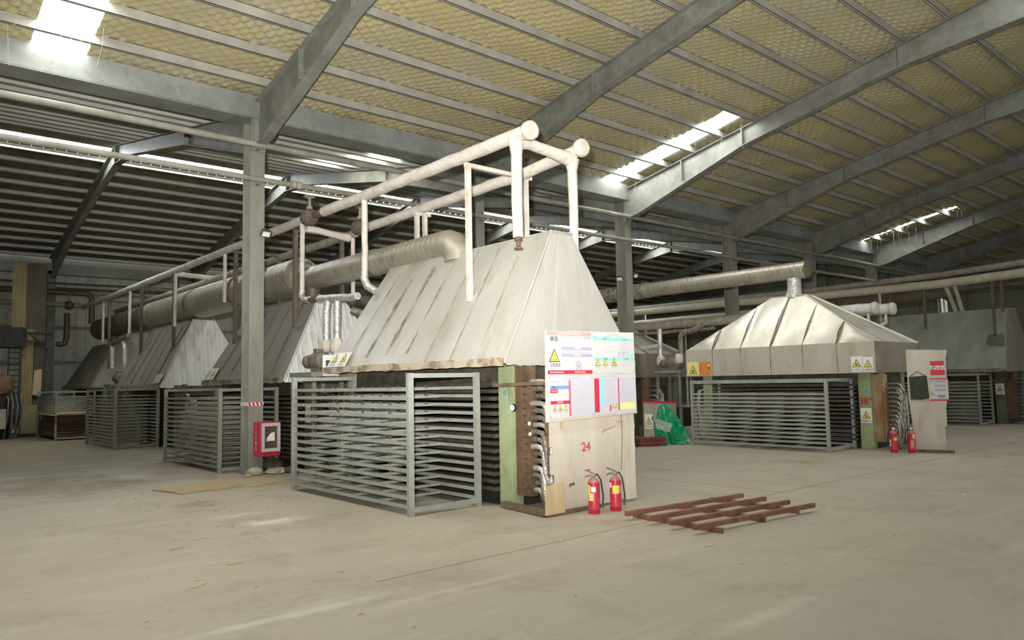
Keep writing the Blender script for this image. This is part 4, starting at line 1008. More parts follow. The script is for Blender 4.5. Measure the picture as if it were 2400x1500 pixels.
# hydraulic power units between the presses
def power_unit(label, x, y, z0, z):
    t = thing('hydraulic_pump', label, 'pump', (x, y, 0), 'hydraulic pumps between the presses')
    for dx in (-.26, .26):
        for dy in (-.36, .36):
            m = MB(); m.box((x+dx-.03, y+dy-.03, 0), (x+dx+.03, y+dy+.03, z0-.28)); part('stand_leg', m, STEEL, t)
    m = MB(); m.box((x-.1, y-.3, .3), (x+.26, y+.3, .8)); part('oil_tank', m, DARK, t)
    m = MB(); m.box((x-.34, y-.45, z0-.28), (x+.34, y+.45, z0-.20)); part('base_plate', m, STEEL, t)
    m = MB(); m.lathe((x, y-.25, z0), [(.10, 0), (.15, .02)]+[(.15+(.012 if k % 2 else 0), .04+.025*k) for k in range(13)]+[(.15, .38), (.08, .40), (.08, .46)], 16, (0, 1, 0)); part('motor', m, MOTOR, t)
    m = MB(); m.box((x-.1, y-.18, z0-.2), (x+.1, y+.1, z0-.1)); m.box((x-.07, y-.06, z0+.13), (x+.07, y+.06, z0+.22)); part('motor_foot', m, MOTOR, t)
    m = MB(); m.lathe((x, y+.25, z0), [(.09, 0), (.12, .04), (.12, .16), (.06, .2)], 12, (0, 1, 0)); part('pump', m, MOTOR, t)
power_unit('grey electric motor and pump behind the far corner of the nearest hood', 6.12, 12.35, 2.02, 2)
power_unit('dusty motor and pump between sign board and cream hood', 16.6, 12.45, 2.0, 2)
power_unit('dark motor unit in the gap before the last hood', 6.4, 27.4, 1.95, 2)

# ------------------------------------------------------------------ pipes over the farther rows
def simple_pipe(name, label, pts, r, mat, group, supports=(), seg=None):
    t = thing(name, label, 'pipe', pts[0], group)
    m = MB(); m.tube(pts, r, 12, jit=.02); part('run', m, mat, t)
    for (x, y, z0, z1) in supports:
        m = MB(); m.tube([(x, y, z0), (x, y, z1)], .045, 8); part('upright', m, mat, t)
    return t
GR = 'pipes behind the cream hood'
def along(x, z, y0, y1, j=.006, st=1.2):
    n = max(3, int(abs(y1-y0)/st)); return wob((x, y0, z), (x, y1, z), n, j)
simple_pipe('steam_pipe', 'second cream-lagged pipe left of the cream hood, under the long bundle', along(27.3, 4.15, 14.0, 31), .15, LAGC, GR, ((27.3, 15.6, 0, 4.05), (27.3, 19.8, 0, 4.05)))
simple_pipe('steam_pipe', 'dusty lagged pipe low above the motor between sign board and cream hood', along(17.6, 3.13, 10.2, 17.5, .01, .5), .125, LAGD, GR)
simple_pipe('steam_pipe', 'thin foil pipe under the dusty lagged pipe', along(17.3, 2.90, 11.6, 16.0, .01, .5), .05, FOILD, GR)
t = thing('foil_pipework', 'foil-wrapped drops over the motor beside the cream hood', 'pipe', (16.6, 12.2, 2.2))
m = MB(); m.tube([(16.6, 12.9, 2.95), (16.6, 12.9, 2.6), (16.6, 12.9, 2.15)], .07, 10, jit=.1); part('drop', m, FOIL, t)
m = MB(); m.tube([(16.6, 11.5, 2.98), (16.6, 11.7, 2.86), (16.6, 12.1, 2.80), (16.6, 12.2, 2.7), (16.6, 12.2, 2.2)], .075, 10, jit=.1); part('bend', m, FOILD, t)
m = MB(); m.tube(wob((16.4, 13.5, 2.45), (16.4, 12.8, 2.45), 4, .01), .07, 10, jit=.1); part('short_run', m, FOIL, t)
m = MB(); m.lathe((16.6, 12.9, 1.95), [(.08, 0), (.13, .05), (.12, .2), (.07, .26)], 12); part('plaster_joint', m, CLAD, t); m = MB(); m.lathe((16.5, 12.2, 1.98), [(.08, 0), (.12, .05), (.11, .2), (.07, .26)], 12); part('plaster_joint', m, CLAD, t)
GR3 = 'pipe bundle over the last rows'
simple_pipe('steam_pipe', 'upper pipe of the long bundle crossing above the grey-green hood', [(26.5, 4.0, 5.0), (26.5, 9, 4.78), (26.5, 13, 4.72), (26.5, 30, 4.8)], .10, LAGD, GR3)
simple_pipe('steam_pipe', 'lower pipe of the long bundle crossing above the grey-green hood', [(26.1, 4.0, 4.62), (26.1, 9, 4.44), (26.1, 13, 4.45), (26.1, 17, 4.53), (26.1, 31, 4.58)], .14, LAGC, GR3, ((26.1, 10.9, 3.3, 4.35),))
simple_pipe('steam_pipe', 'dark thin pipe sloping behind the pipe bundle uprights', along(27.5, 4.35, 3.0, 9.0), .09, DUCTD, GR3)
for k, (y0, y1) in enumerate(((8.86, 8.76), (8.60, 8.58))):
    m = MB(); m.bar((26.15, y0, 4.40), (26.7, y1, 3.50), .10, .06)
    solo('steel_prop', m, LAGC, ('left' if k == 0 else 'right')+' pale steel prop of the pair below the pipe bundle', 'prop', (26.7, y1, 3.5), 'props below the pipe bundle')
for k, (y0, zl, zh, lb) in enumerate(((7.5, 2.7, 4.50, 'thin dark hanger before the grey-green hood, carrying a small ragged cloth'), (7.25, 3.4, 4.52, 'short dark hanger beside the longer one at the picture edge'), (9.45, 3.0, 4.42, 'short dark hanger at the middle of the grey-green hood'))):
    m = MB(); m.bar((25.95, y0, zl), (26.1, y0+.03, zh), .07, .07); solo('steel_hanger', m, RUSTP, lb, 'hanger', (25.95, y0, zl), 'hangers at the grey-green hood')
m = MB(); m.sheet([(25.93, 7.75, 2.45), (25.93, 7.25, 2.4), (26.03, 7.3, 2.72), (26.02, 7.7, 2.7)], 6, 5, .03, .05, .03, (1, 0, 0)); solo('ragged_cloth', m, GREEND, 'ragged dark cloth hanging on the grey-green hood', 'cloth', (25.93, 7.5, 2.4))
for k, (x, y0, lb) in enumerate(((18.4, 7.78, 'front white plastic-wrapped pipe end right of the cream hood'), (19.0, 7.62, 'rear white plastic-wrapped pipe end right of the cream hood'))):
    t = thing('wrapped_pipe', lb, 'pipe', (x, y0, 3.1), 'wrapped pipe ends')
    m = MB(); m.tube(wob((x, y0+.06, 3.18), (x, 10.4, 3.18), 7, .012), .13, 12, jit=.05); part('run', m, M('white_film', (226, 226, 222), (200, 200, 196), 6, .35, bump=.8, bscale=14), t)
    m = MB(); flange_end(m, (x, y0, 3.18), .12); part('end', m, CLAD, t)
    m = MB(); m.tube([(x, y0+.2, 3.1), (x, y0+.2, 2.85), (17.9, y0+.3, 2.5), (17.9, y0+.3, 2.3)], .04, 8); part('stub', m, LAGG, t)
#--SECTION3--

# ------------------------------------------------------------------ sign board and plywood by the nearest press
t = thing('plywood_board', 'tall cream-painted plywood board stencilled with a red 24', 'board', (6.95, 6.52, 0))
m = MB(); n = 22
def ragged(x, a, z0, z1, n): return [(x+random.uniform(-a, a), z0+(z1-z0)*i/n) for i in range(n+1)]
out = [(6.30, .03), (7.78, .03)]+ragged(7.77, .016, .1, 1.55, n)+[(6.22, 1.55)]+[(6.22, 1.0), (6.22, .80), (6.26, .79), (6.27, .72), (6.22, .70), (6.22, .48), (6.29, .46), (6.29, .40), (6.28, .3)]
m.prism([(x, 6.52, z) for x, z in out], (0, .016, 0)); part('sheet', m, BOARDW, t)
m = MB(); m.box((7.60, 6.508, .03), (7.76, 6.519, 1.12)); part('edge_batten', m, BOARDW, t)
m = MB(); m.bar((6.08, 6.47, .025), (7.0, 6.47, .025), .05, .045); part('foot_batten', m, TIMBER, t)
m = MB(); m.box((6.21, 6.535, .45), (6.225, 6.56, 1.1)); part('edge_strip', m, RUST, t)
pr = Print(t, (6.22, 6.52, 0), (1, 0, 0), (0, 0, 1))
pr.text('24', .62, .76, .155, REDSTEN, 1, 'stencilled_number', .005)
pr.poly([(.93, .935), (1.18, .985), (1.18, .993), (.93, .947)], REDSTEN, 1, 'paint_stroke'); pr.poly([(.92, .90), (.928, .90), (.94, .947), (.93, .947)], REDSTEN, 1, 'paint_stroke'); pr.rect(1.2, 1.04, 1.34, 1.046, REDSTEN, 1, 'paint_stroke')
pr.poly([(.30, .30), (.40, .32), (.40, .35), (.31, .34)], TIMBER, 1, 'knot'); pr.poly([(.62, .46), (.68, .47), (.68, .485), (.62, .48)], TIMBER, 1, 'knot')
pr.rect(.17, 1.0, .22, 1.09, PLY, 1, 'tape_patch'); pr.done()
m = MB(); m.tube([(7.50, 6.505, 1.2), (7.51, 6.503, .9), (7.49, 6.503, .6), (7.47, 6.503, .42)], .004, 5); part('cable', m, DGREY, t)
m = MB(); m.prism([(6.05, 6.44, .03), (6.36, 6.43, .03), (6.37, 6.45, .39), (6.09, 6.455, .36)], (0, .012, 0))
solo('plywood_offcut', m, PLY, 'small raw plywood offcut leaning at the foot of the white board', 'offcut', (6.2, 6.44, .03))

sb = MB(); sb.prism([(6.11, 6.45, 1.10), (7.76, 6.45, 1.14), (7.74, 6.45, 2.21), (6.13, 6.45, 2.19)], (0, .02, 0))
SB = solo('notice_board', sb, BOARDW, 'white notice board carrying four safety posters beside the nearest hood', 'notice board', (6.95, 6.45, 1.1))
def poster(label, x0, z0, w_, h_, mat):
    m = MB(); m.box((x0, 6.443, z0), (x0+w_, 6.449, z0+h_))
    o = solo('safety_poster', m, mat, label, 'poster', (x0+w_/2, 6.443, z0), 'posters on the white notice board')
    for dx in (.02, w_-.02):
        for dz in (.02, h_-.02):
            b = MB(); b.lathe((x0+dx, 6.443, z0+dz), [(.006, 0), (.005, .004)], 6, (0, -1, 0)); part('nail', b, DGREY, o)
    return o, Print(o, (x0, 6.443, z0), (1, 0, 0), (0, 0, 1))
o, p = poster('upper poster with pink header, hot-surface triangle and fan symbol', 6.135, 1.665, .775, .52, PAPER)
p.rect(0, .475, .76, .52, PINK); p.dashes(.18, .498, .6, 1, .01, WHITE, .016); p.rect(.225, .44, .765, .475, GREYP); p.dashes(.3, .457, .7, 1, .01, WHITE, .012)
p.text('高温', .115, .425, .066, TEXTG, 3, 'lettering', .002); p.dashes(.03, .375, .21, 1, .02); p.dashes(.24, .40, .55, 3, .02)
p.rect(.24, .30, .77, .335, SLATE); p.text('应急措施', .51, .318, .03, WHITE); p.dashes(.24, .283, .76, 2, .018, SLATE)
p.rect(.24, .215, .775, .25, SLATE); p.text('防护措施', .51, .233, .03, WHITE); p.dashes(.25, .195, .7, 1, .02)
p.triangle(.115, .15, .18, 'heat'); p.text('注意高温', .125, .112, .045, TEXTG, 3, 'lettering', .001)
p.dashes(.42, .165, .6, 1, .02, GREYP, .01)
p.ring(.53, .10, .058, .048, SLATE)
p.ring(.53, .10, .016, .001, SLATE)
for k in range(5):
    a = 2*math.pi*k/5+.3
    p.poly([(.53+.014*math.cos(a-.4), .10+.014*math.sin(a-.4)), (.53+.05*math.cos(a-.16), .10+.05*math.sin(a-.16)), (.53+.05*math.cos(a+.16), .10+.05*math.sin(a+.16)), (.53+.014*math.cos(a+.4), .10+.014*math.sin(a+.4))], SLATE, 2)
p.rect(0, .005, .775, .05, RED); p.dashes(.04, .027, .3, 1, .02, WHITE, .012, 3); p.dashes(.46, .027, .74, 1, .02, WHITE, .014, 3); p.done()
o, p = poster('upper poster with two turquoise bands and protective gear symbols', 6.925, 1.67, .81, .53, PAPER)
p.dashes(.28, .50, .52, 1, .02, GREYP, .016); p.rect(.01, .425, .80, .455, TEAL)
for a, b in ((.0, .09), (.19, .34), (.45, .62)): p.rect(a+.01, .455, b, .48, TEAL if a < .4 else CYAN)
p.text('危害因素', .23, .44, .022, INK); p.text('应急处置', .62, .44, .022, INK)
p.dashes(.2, .41, .32, 1, .02); p.dashes(.2, .30, .34, 1, .02); p.dashes(.5, .40, .78, 8, .018, GREYP, .003)
for k, x in enumerate((.50, .585, .675, .76)): p.ring(x, .255, .026, .016, SLATE if k < 2 else TEAL); p.rect(x-.025, .208, x+.025, .216, GREYP)
p.ring(.675, .255, .014, .001, TEAL)
p.rect(.03, .17, .80, .203, TEAL); p.text('安全标志', .24, .187, .022, INK); p.text('注意事项', .64, .187, .022, INK)
p.triangle(.09, .10, .10, '!'); p.triangle(.235, .105, .10, 'heat'); p.triangle(.40, .10, .115, 'gear')
p.rect(.05, .078, .14, .086, GREYP); p.rect(.19, .08, .28, .088, GREYP); p.rect(.35, .076, .45, .084, GREYP)
p.dashes(.50, .15, .78, 4, .02, GREYP, .003); p.dashes(.16, .015, .74, 1, .02, GREYP, .008); p.done()
o, p = poster('lower poster with blue and red table bars and three small triangles', 6.15, 1.145, .765, .50, LILAC)
p.dashes(.28, .475, .55, 1, .02, GREYP, .018); p.dashes(.04, .435, .25, 1, .02, GREYP, .012)
p.rect(.02, .0, .33, .42, PAPER, 1, 'table_field'); p.rect(.02, .345, .335, .385, BLUE, 2); p.text('风险点', .08, .366, .022, INK, 3); p.dashes(.2, .366, .3, 1, .02, SLATE, .01, 3)
p.rect(.02, .30, .145, .345, RED, 2); p.text('较大风险', .083, .322, .024, WHITE, 4)
p.rect(.02, .165, .345, .205, RED, 2); p.text('警示标志', .18, .185, .026, WHITE, 4)
p.rect(.335, .02, .365, .45, RED, 2)
for k in range(16): p.rect(.345, .04+k*.026, .355, .052+k*.026, WHITE, 3, 'fine_print')
for x, sy in ((.09, 'gear'), (.185, 'fume'), (.275, 'heat')): p.triangle(x, .085, .075, sy); p.rect(x-.03, .062, x+.03, .070, GREYP, 3)
p.dashes(.05, .42, .1, 2, .045, GREYP, .008); p.dashes(.06, .27, .11, 2, .045, GREYP, .008)
p.dashes(.39, .42, .72, 7, .022, GREYP, .003); p.dashes(.39, .25, .66, 6, .022, GREYP, .003); p.dashes(.39, .10, .72, 4, .022, GREYP, .003); p.done()
o, p = poster('lower poster with thick red bar, cyan column and yellow note', 6.925, 1.155, .815, .50, LILAC)
p.rect(0, .0, .815, .5, LILAC); p.rect(0, .46, .815, .5, PAPER, 2); p.dashes(.15, .48, .7, 1, .02, GREYP, .016, 3)
p.rect(.01, .03, .10, .455, RED, 2); p.rect(.11, .12, .19, .455, CYAN, 2); p.rect(.46, .04, .478, .455, REDD, 2)
p.rect(.49, .05, .79, .135, YELP, 2); p.rect(.29, .035, .312, .12, RED, 2)
p.triangle(.36, .07, .07, 'heat'); p.triangle(.43, .07, .07, '!')
p.dashes(.20, .44, .45, 18, .017, SLATE, .0025, 2); p.dashes(.49, .44, .79, 18, .0165, SLATE, .0025, 2); p.dashes(.12, .43, .185, 10, .03, SLATE, .006, 3); p.done()

# ------------------------------------------------------------------ plywood board by the cream hood
rv = Vector((.42, -.907, 0)).normalized(); nv = Vector((-rv.y, rv.x, 0))    # into the board
bo = Vector((16.22, 6.30, 0))
def bp_(u, z, d=0): q = bo+rv*u+nv*d; return (q.x, q.y, z)
m = MB(); out = [(.06, .02), (.60, .02), (.60, .5), (.64, .55), (.64, .9), (.68, 1.1), (.69, 1.9), (.72, 2.05), (-.02, 2.08), (-.02, 1.1), (.02, .6)]
m.prism([bp_(u, z) for u, z in out], nv*.018)
B2 = solo('plywood_board', m, BOARDW, 'leaning raw plywood board with dark cloth and red sign by the cream hood', 'board', bp_(.3, .02))
m = MB(); m.prism([bp_(.01, 1.52, -.03), bp_(.33, 1.54, -.03), bp_(.35, 1.08, -.03), bp_(.20, 1.05, -.04), bp_(.02, 1.06, -.03)], nv*.025)
cl = solo('cloth_bag', m, FABRIC, 'dark green cloth bag hung by a cord on the plywood board', 'bag', bp_(.17, 1.05))
m = MB(); m.tube([bp_(.02, 1.52, -.02), bp_(.16, 1.63, -.01), bp_(.32, 1.53, -.02)], .008, 5); part('cord', m, TIMBER, cl)
m = MB(); m.prism([bp_(.40, 1.55, -.006), bp_(.66, 1.55, -.006), bp_(.65, 1.83, -.006), bp_(.41, 1.83, -.006)], nv*.005)
s_ = solo('area_sign', m, RED, 'red sign with white characters at the top of the plywood board', 'sign', bp_(.53, 1.55))
p = Print(s_, bp_(.40, 1.55, -.006), rv, (0, 0, 1)); p.text('热压区', .13, .14, .092, WHITE, 1, 'lettering', .003); p.done()
m = MB(); m.prism([bp_(.355, 1.03, -.004), bp_(.70, 1.04, -.004), bp_(.70, 1.49, -.004), bp_(.365, 1.49, -.004)], nv*.003)
s_ = solo('notice_sheet', m, PAPER, 'white notice with red bands and big round digits beside the cloth bag', 'notice', bp_(.53, 1.03))
p = Print(s_, bp_(.36, 1.03, -.004), rv, (0, 0, 1))
p.rect(0, .0, .34, .03, RED); p.rect(.01, .43, .34, .455, RED); p.text('000', .21, .085, .085, INK, 2); p.triangle(.045, .12, .09, 'gear'); p.text('高温', .05, .39, .03, INK)
for y in (.40, .31, .22): p.rect(.10, y-.018, .30, y+.012, SLATE, 2)
p.dashes(.1, .36, .3, 2, .02, GREYP, .004); p.done()
for k, (u, l) in enumerate(((.42, .5), (.55, .42))):
    m = MB(); a = Vector(bp_(u-.35, .03, -.10-.08*k)); m.bar(a, a+rv*(l+.1), .05, .05); solo('timber_batten', m, TIMBER, ('shorter' if k else 'longer')+' timber scrap at the foot of the plywood board', 'timber', a, 'timber scraps at the plywood board')

# ------------------------------------------------------------------ fire extinguishers
LEFT = Vector((-.755, .655, 0))
def extinguisher(label, x, y, s, handle, dirv, stickers, hose_side=1, dusty=True):
    t = thing('fire_extinguisher', label, 'extinguisher', (x, y, 0), 'red fire extinguishers')
    c = Vector((x, y, 0)); d = Vector(dirv).normalized(); sd = Vector((-d.y, d.x, 0))
    R = .069*s; hh = .40*s
    m = MB(); m.lathe(c, [(R*.94, 0), (R, .006), (R, .05*s), (R*1.02, .052*s), (R*1.02, .058*s), (R, .06*s), (R, hh-.045*s), (R*.98, hh-.03*s)], 22); part('cylinder', m, EXRED, t)
    m = MB(); m.lathe(c+Vector((0, 0, hh-.03*s)), [(R*.98, 0), (R*.88, .02*s), (R*.62, .04*s), (R*.34, .052*s), (R*.3, .062*s)], 22); part('shoulder', m, DUSTTOP if dusty else EXRED2, t)
    z = hh+.03*s
    m = MB(); m.tube([c+Vector((0, 0, z-.01)), c+Vector((0, 0, z+.035*s))], .018*s, 10); m.bar(c+Vector((0, 0, z+.03*s))-d*.02, c+Vector((0, 0, z+.03*s))+d*.03, .026*s, .026*s); part('valve', m, CHROME, t)
    m = MB(); m.bar(c+Vector((0, 0, z+.045*s))-d*.01, c+d*.085*s+Vector((0, 0, z+.085*s)), .018*s, .008*s); m.bar(c+d*.08*s+Vector((0, 0, z+.083*s)), c+d*.105*s+Vector((0, 0, z+.085*s)), .018*s, .007*s); part('squeeze_lever', m, handle, t)
    m = MB(); m.bar(c+Vector((0, 0, z+.025*s)), c+d*.075*s+Vector((0, 0, z+.02*s)), .018*s, .008*s); m.bar(c+d*.073*s+Vector((0, 0, z+.02*s)), c+d*.105*s+Vector((0, 0, z+.002*s)), .018*s, .007*s); part('carry_handle', m, handle, t)
    m = MB(); m.lathe(c+Vector((0, 0, z+.02*s))+sd*.015, [(.013*s, 0), (.013*s, .012*s)], 12, sd); part('gauge', m, CHROME, t)
    e = -d
    m = MB(); m.tube([c+e*.01+Vector((0, 0, z+.03*s)), c+e*.05*s+Vector((0, 0, z+.03*s)), c+e*.085*s+Vector((0, 0, z-.03*s)), c+e*.10*s+Vector((0, 0, hh*.72)), c+e*.11*s+Vector((0, 0, hh*.5)), c+e*.105*s+Vector((0, 0, hh*.3))], .0085*s, 8); ho = part('hose', m, BLACK, t)
    m = MB(); m.tube([c+e*.105*s+Vector((0, 0, hh*.32)), c+e*.105*s+Vector((0, 0, hh*.16))], [.009*s, .014*s], 8); part('nozzle', m, DGREY, ho)
    m = MB(); m.bar(c+e*R, c+e*.112*s+Vector((0, 0, 0)), .012, .006); m.v = [(a, b, q+hh*.34) for a, b, q in m.v]; part('hose_clip', m, CHROME, t)
    view = Vector((-x, -y, 0)).normalized(); base = math.atan2(view.y, view.x)
    for (a0, a1, z0, z1, mt) in stickers:
        m = MB(); n = 6; vs_ = []
        for i in range(n+1):
            a = base+math.radians(a0+(a1-a0)*i/n)
            for zz in (z0, z1): vs_.append((x+(R+.0015)*math.cos(a), y+(R+.0015)*math.sin(a), zz*s))
        m.add(vs_, [(2*i, 2*i+2, 2*i+3, 2*i+1) for i in range(n)], True); part('label', m, mt, t)
extinguisher('front fire extinguisher with red handle and white tag below the 24', 6.67, 6.25, 1.0, EXRED2, LEFT, [(-28, 22, .26, .32, WHITE), (-80, -35, .22, .34, YEL), (-62, -8, .155, .245, YELP)])
extinguisher('rear fire extinguisher with black handle and yellow label by the white board', 6.99, 6.19, 1.0, BLACK, LEFT, [(-30, 38, .21, .31, YEL), (-85, -40, .28, .34, WHITE), (42, 80, .22, .31, PINK)])
L2 = Vector((-.36, .93, 0))
extinguisher('fire extinguisher with yellow tag by the chrome hoses of the cream hood', 15.86, 6.52, 1.05, EXRED2, -L2, [(5, 60, .23, .29, YEL), (-80, -40, .12, .25, WHITE)])
extinguisher('fire extinguisher standing against the plywood board beside its twin', 16.02, 6.24, 1.05, EXRED2, -L2, [(20, 55, .27, .36, YELP), (-10, 35, .1, .24, PINK)])

# ------------------------------------------------------------------ on the first column
t = thing('fire_cabinet', 'red fire extinguisher cabinet with silver-framed window on the column', 'cabinet', (5.64, 13.38, .33))
m = MB(); m.box((5.42, 13.25, .33), (5.81, 13.52, .94)); part('box', m, EXRED, t)
d = MB(); d.box((5.45, 13.236, .41), (5.795, 13.25, .925)); dr = part('door', d, GLASSD, t)
for a, b in (((5.45, 13.20, .41), (5.50, 13.235, .925)), ((5.745, 13.20, .41), (5.795, 13.235, .925)), ((5.501, 13.205, .41), (5.744, 13.235, .47)), ((5.501, 13.205, .865), (5.744, 13.235, .925))):
    m = MB(); m.box(a, b); part('frame', m, ALU, dr)
m = MB(); m.prism([(5.54, 13.232, .60), (5.70, 13.232, .60), (5.70, 13.232, .76), (5.62, 13.232, .74), (5.56, 13.232, .66)], (0, .002, 0)); part('paper_slip', m, WHITE, dr)
p = Print(t, (5.42, 13.50, .33), (0, -1, 0), (0, 0, 1))
for k, ch in enumerate('灭火器箱'): p.text(ch, .115, .43-k*.10, .085, WHITE)
p.text('↑', .115, .53, .08, WHITE); p.done()
t = thing('hazard_tape', 'red and white striped tape wound round the column', 'tape', (5.47, 13.73, 1.24))
m = MB(); m.box((5.325, 13.545, 1.235), (5.615, 13.915, 1.30)); part('band', m, TAPEW, t)
p = Print(t, (5.325, 13.545, 1.235), (1, 0, 0), (0, 0, 1))
for k in range(4): p.poly([(.02+k*.075, 0), (.06+k*.075, 0), (.035+k*.075, .065), (max(0, -.005+k*.075), .065)], TAPER, 1, 'stripe')
p.done()
def floodlight(label, x, y, z, d):
    t = thing('floodlight', label, 'lamp', (x, y, z), 'small floodlights on the columns')
    d = Vector(d).normalized(); sd = d.cross(Vector((0, 0, 1))).normalized(); u = sd.cross(d)
    c = Vector((x, y, z))
    m = MB(); m.bar(c, c+d*.04, .19, .14); part('housing', m, DGREY, t)
    m = MB(); m.bar(c+d*.04-u*.015, c+d*.045-u*.015, .16, .09); part('lens', m, LEDW, t)
    m = MB(); m.bar(c-d*.10+u*.05, c+d*.01+u*.06, .02, .02); part('arm', m, STEEL, t)
floodlight('small floodlight on the column above the fire cabinet', 5.58, 13.44, 4.46, (.2, -.8, -.45))
floodlight('floodlight on the right side of the column behind the notice board', 16.30, 13.46, 4.5, (.15, -.9, -.35))
floodlight('floodlight on the left side of the column behind the notice board', 15.94, 13.7, 4.42, (-.9, -.2, -.5))

# ------------------------------------------------------------------ on the floor
sk = thing('steel_skid', 'rust-red welded steel skid frame lying on the floor', 'skid', (7.5, 5.05, 0))
for k, (y0, y1, x0, x1) in enumerate(((5.66, 5.43, 6.56, 8.56), (5.30, 5.09, 6.50, 8.53), (4.97, 4.75, 6.46, 8.48), (4.65, 4.43, 6.43, 8.47))):
    m = MB(); m.bar((x0, y0, .080), (x1, y1, .080), .045, .052); part('long_bar', m, SKID, sk)
for x in (6.78, 7.60, 8.32):
    m = MB(); m.bar((x+.02, 5.75, .027), (x-.08, 4.50, .027), .04, .054); part('cross_bar', m, SKID, sk)
def card(label, pts, z):
    m = MB(); n = 8; A, B, Cc, D_ = [Vector((x, y, 0)) for x, y in pts]; vs_ = []
    for j in range(n+1):
        for i in range(n+1):
            u, v = i/n, j/n; q = (A*(1-u)+B*u)*(1-v)+(D_*(1-u)+Cc*u)*v
            vs_.append((q.x+random.uniform(-.015, .015), q.y+random.uniform(-.015, .015), z+.015+.02*abs(math.sin(3*u+2*v))*random.uniform(.4, 1)))
    m.add(vs_, [(j*9+i, j*9+i+1, (j+1)*9+i+1, (j+1)*9+i) for j in range(n) for i in range(n)], True)
    ring = [i for i in range(9)]+[j*9+8 for j in range(1, 9)]+[72+i for i in range(7, -1, -1)]+[j*9 for j in range(7, 0, -1)]
    a = [vs_[i] for i in ring]; b = [(p[0], p[1], z) for p in a]; k = len(a)
    m.add(a+b, [(i, (i+1) % k, k+(i+1) % k, k+i) for i in range(k)])
    solo('cardboard_sheet', m, CARD, label, 'cardboard', (A.x, A.y, z), 'cardboard on the floor')
card('large flattened cardboard sheet on the floor before the column', [(3.46, 12.68), (3.66, 11.82), (4.62, 11.98), (4.85, 13.1)], 0)
card('smaller torn cardboard sheet beside the nearest rack foot', [(4.55, 12.2), (4.72, 11.75), (5.35, 11.9), (5.3, 12.75)], .0)
def stone(label, x, y, r, zr, mat, nm='rubble_lump'):
    m = MB(); m.lathe((x, y, 0), [(r*.8, 0), (r, zr*.25), (r*.92, zr*.6), (r*.55, zr*.92), (r*.1, zr)], 11)
    m.v = [(a+random.uniform(-.15, .15)*r, b+random.uniform(-.15, .15)*r, max(0, c+random.uniform(-.1, .1)*zr)) for a, b, c in m.v[:55]]+[]
    m.f = [f for f in m.f if max(f) < 55]; m.sm = [False]*len(m.f)
    solo(nm, m, mat, label, 'rubble', (x, y, 0), 'rubble at the column foot')
stone('pale pointed lump at the column foot', 5.38, 13.36, .15, .14, STONE)
stone('pale flat sack-like lump beneath the fire cabinet', 5.75, 13.32, .2, .10, STONE)
stone('small pale pebble left of the lumps at the column foot', 5.2, 13.2, .06, .05, STONE)
stone('dark heap of rags under the fire cabinet', 5.82, 13.62, .2, .26, RUBDARK, 'rag_heap')
stone('brown dirt heap between column foot and nearest rack', 6.02, 13.2, .15, .12, RUBDARK, 'rag_heap')
# loose wood slivers scattered over the floor
m = MB()
for k in range(150):
    x = random.uniform(1.5, 9); y = random.uniform(3.2, 13)
    if k < 60: x, y = random.gauss(3.8, .8), random.gauss(9.6, 1.1)
    if x > 4.9 and y > 6.3: continue
    a = random.uniform(-.5, 1.2); l = random.choice([.02, .03, .05, .08, .16])
    m.bar((x, y, .004), (x+l*math.cos(a), y+l*math.sin(a), .004), random.uniform(.004, .012), .006)
o = part('wood_debris', m, CHIP); tag(o, 'pale wood slivers and crumbs scattered over the concrete floor', 'debris', kind='stuff')

# control cabinet, plastic sheet and steel bars between the rows
t = thing('control_cabinet', 'beige control cabinet with red top edge next to the green plastic', 'cabinet', (15.85, 12.2, 0))
m = MB(); m.box((15.6, 12.02, .06), (16.05, 12.75, .95)); part('body', m, CABG, t); m = MB(); m.box((15.63, 12.05, 0), (16.02, 12.72, .06)); part('plinth', m, DARK, t)
m = MB(); m.box((15.58, 12.0, .95), (16.07, 12.77, .99)); part('top_edge', m, RED, t)
for y0, y1 in ((12.40, 12.73), (12.04, 12.38)):
    m = MB(); m.box((15.585, y0, .12), (15.60, y1, .90)); dr = part('door', m, CABG, t)
    h = MB(); h.box((15.565, y0+.03, .5), (15.585, y0+.05, .6)); part('handle', h, DGREY, dr)
def warn_sign(label, o, right, upv, w_, h_, tris, group, extra=None, mat=WHITE):
    o = Vector(o); r = Vector(right).normalized(); u = Vector(upv).normalized(); n = r.cross(u).normalized()
    m = MB(); m.prism([o, o+r*w_, o+r*w_+u*h_, o+u*h_], -n*.004)
    if (m.f and True): pass
    s = solo('warning_sign', m, mat, label, 'sign', o+r*w_/2, group)
    p = Print(s, o, r, u); k = len(tris)
    for i, (sy, cap) in enumerate(tris):
        ww = w_/k if extra is None else w_/2
        sz = min(ww*.82, h_*.72)
        p.triangle(ww*(i+.5), h_*.30 if cap else h_*.12, sz, sy)
        if cap: p.text(cap, ww*(i+.5), h_*.13, min(h_*.17, ww*.92/len(cap)), INK)
    if extra: extra(p)
    p.done(); return s
WG = 'yellow triangle warning signs'
warn_sign('electric shock warning sign on the beige control cabinet', (15.577, 12.69, .28), (0, -1, 0), (0, 0, 1), .26, .38, [('bolt', '有电危险')], WG)
sl = Vector((1.04, 0, 1.8)).normalized()
def on_side(Xc, hb, zb, ht, zt, y, z, off):
    v = (z-zb)/(zt-zb); n = Vector((-(zt-zb), 0, hb-ht)).normalized(); return Vector((Xc-hb+(hb-ht)*v, y, z))+n*off
warn_sign('double warning sign on the lower far corner of the nearest hood', on_side(7.18, 1.23, 1.82, .18, 3.62, 11.66, 1.87, .05), (0, -1, 0), sl, .62, .27, [('heat', '注意高温'), ('gear', '机械伤人')], WG)
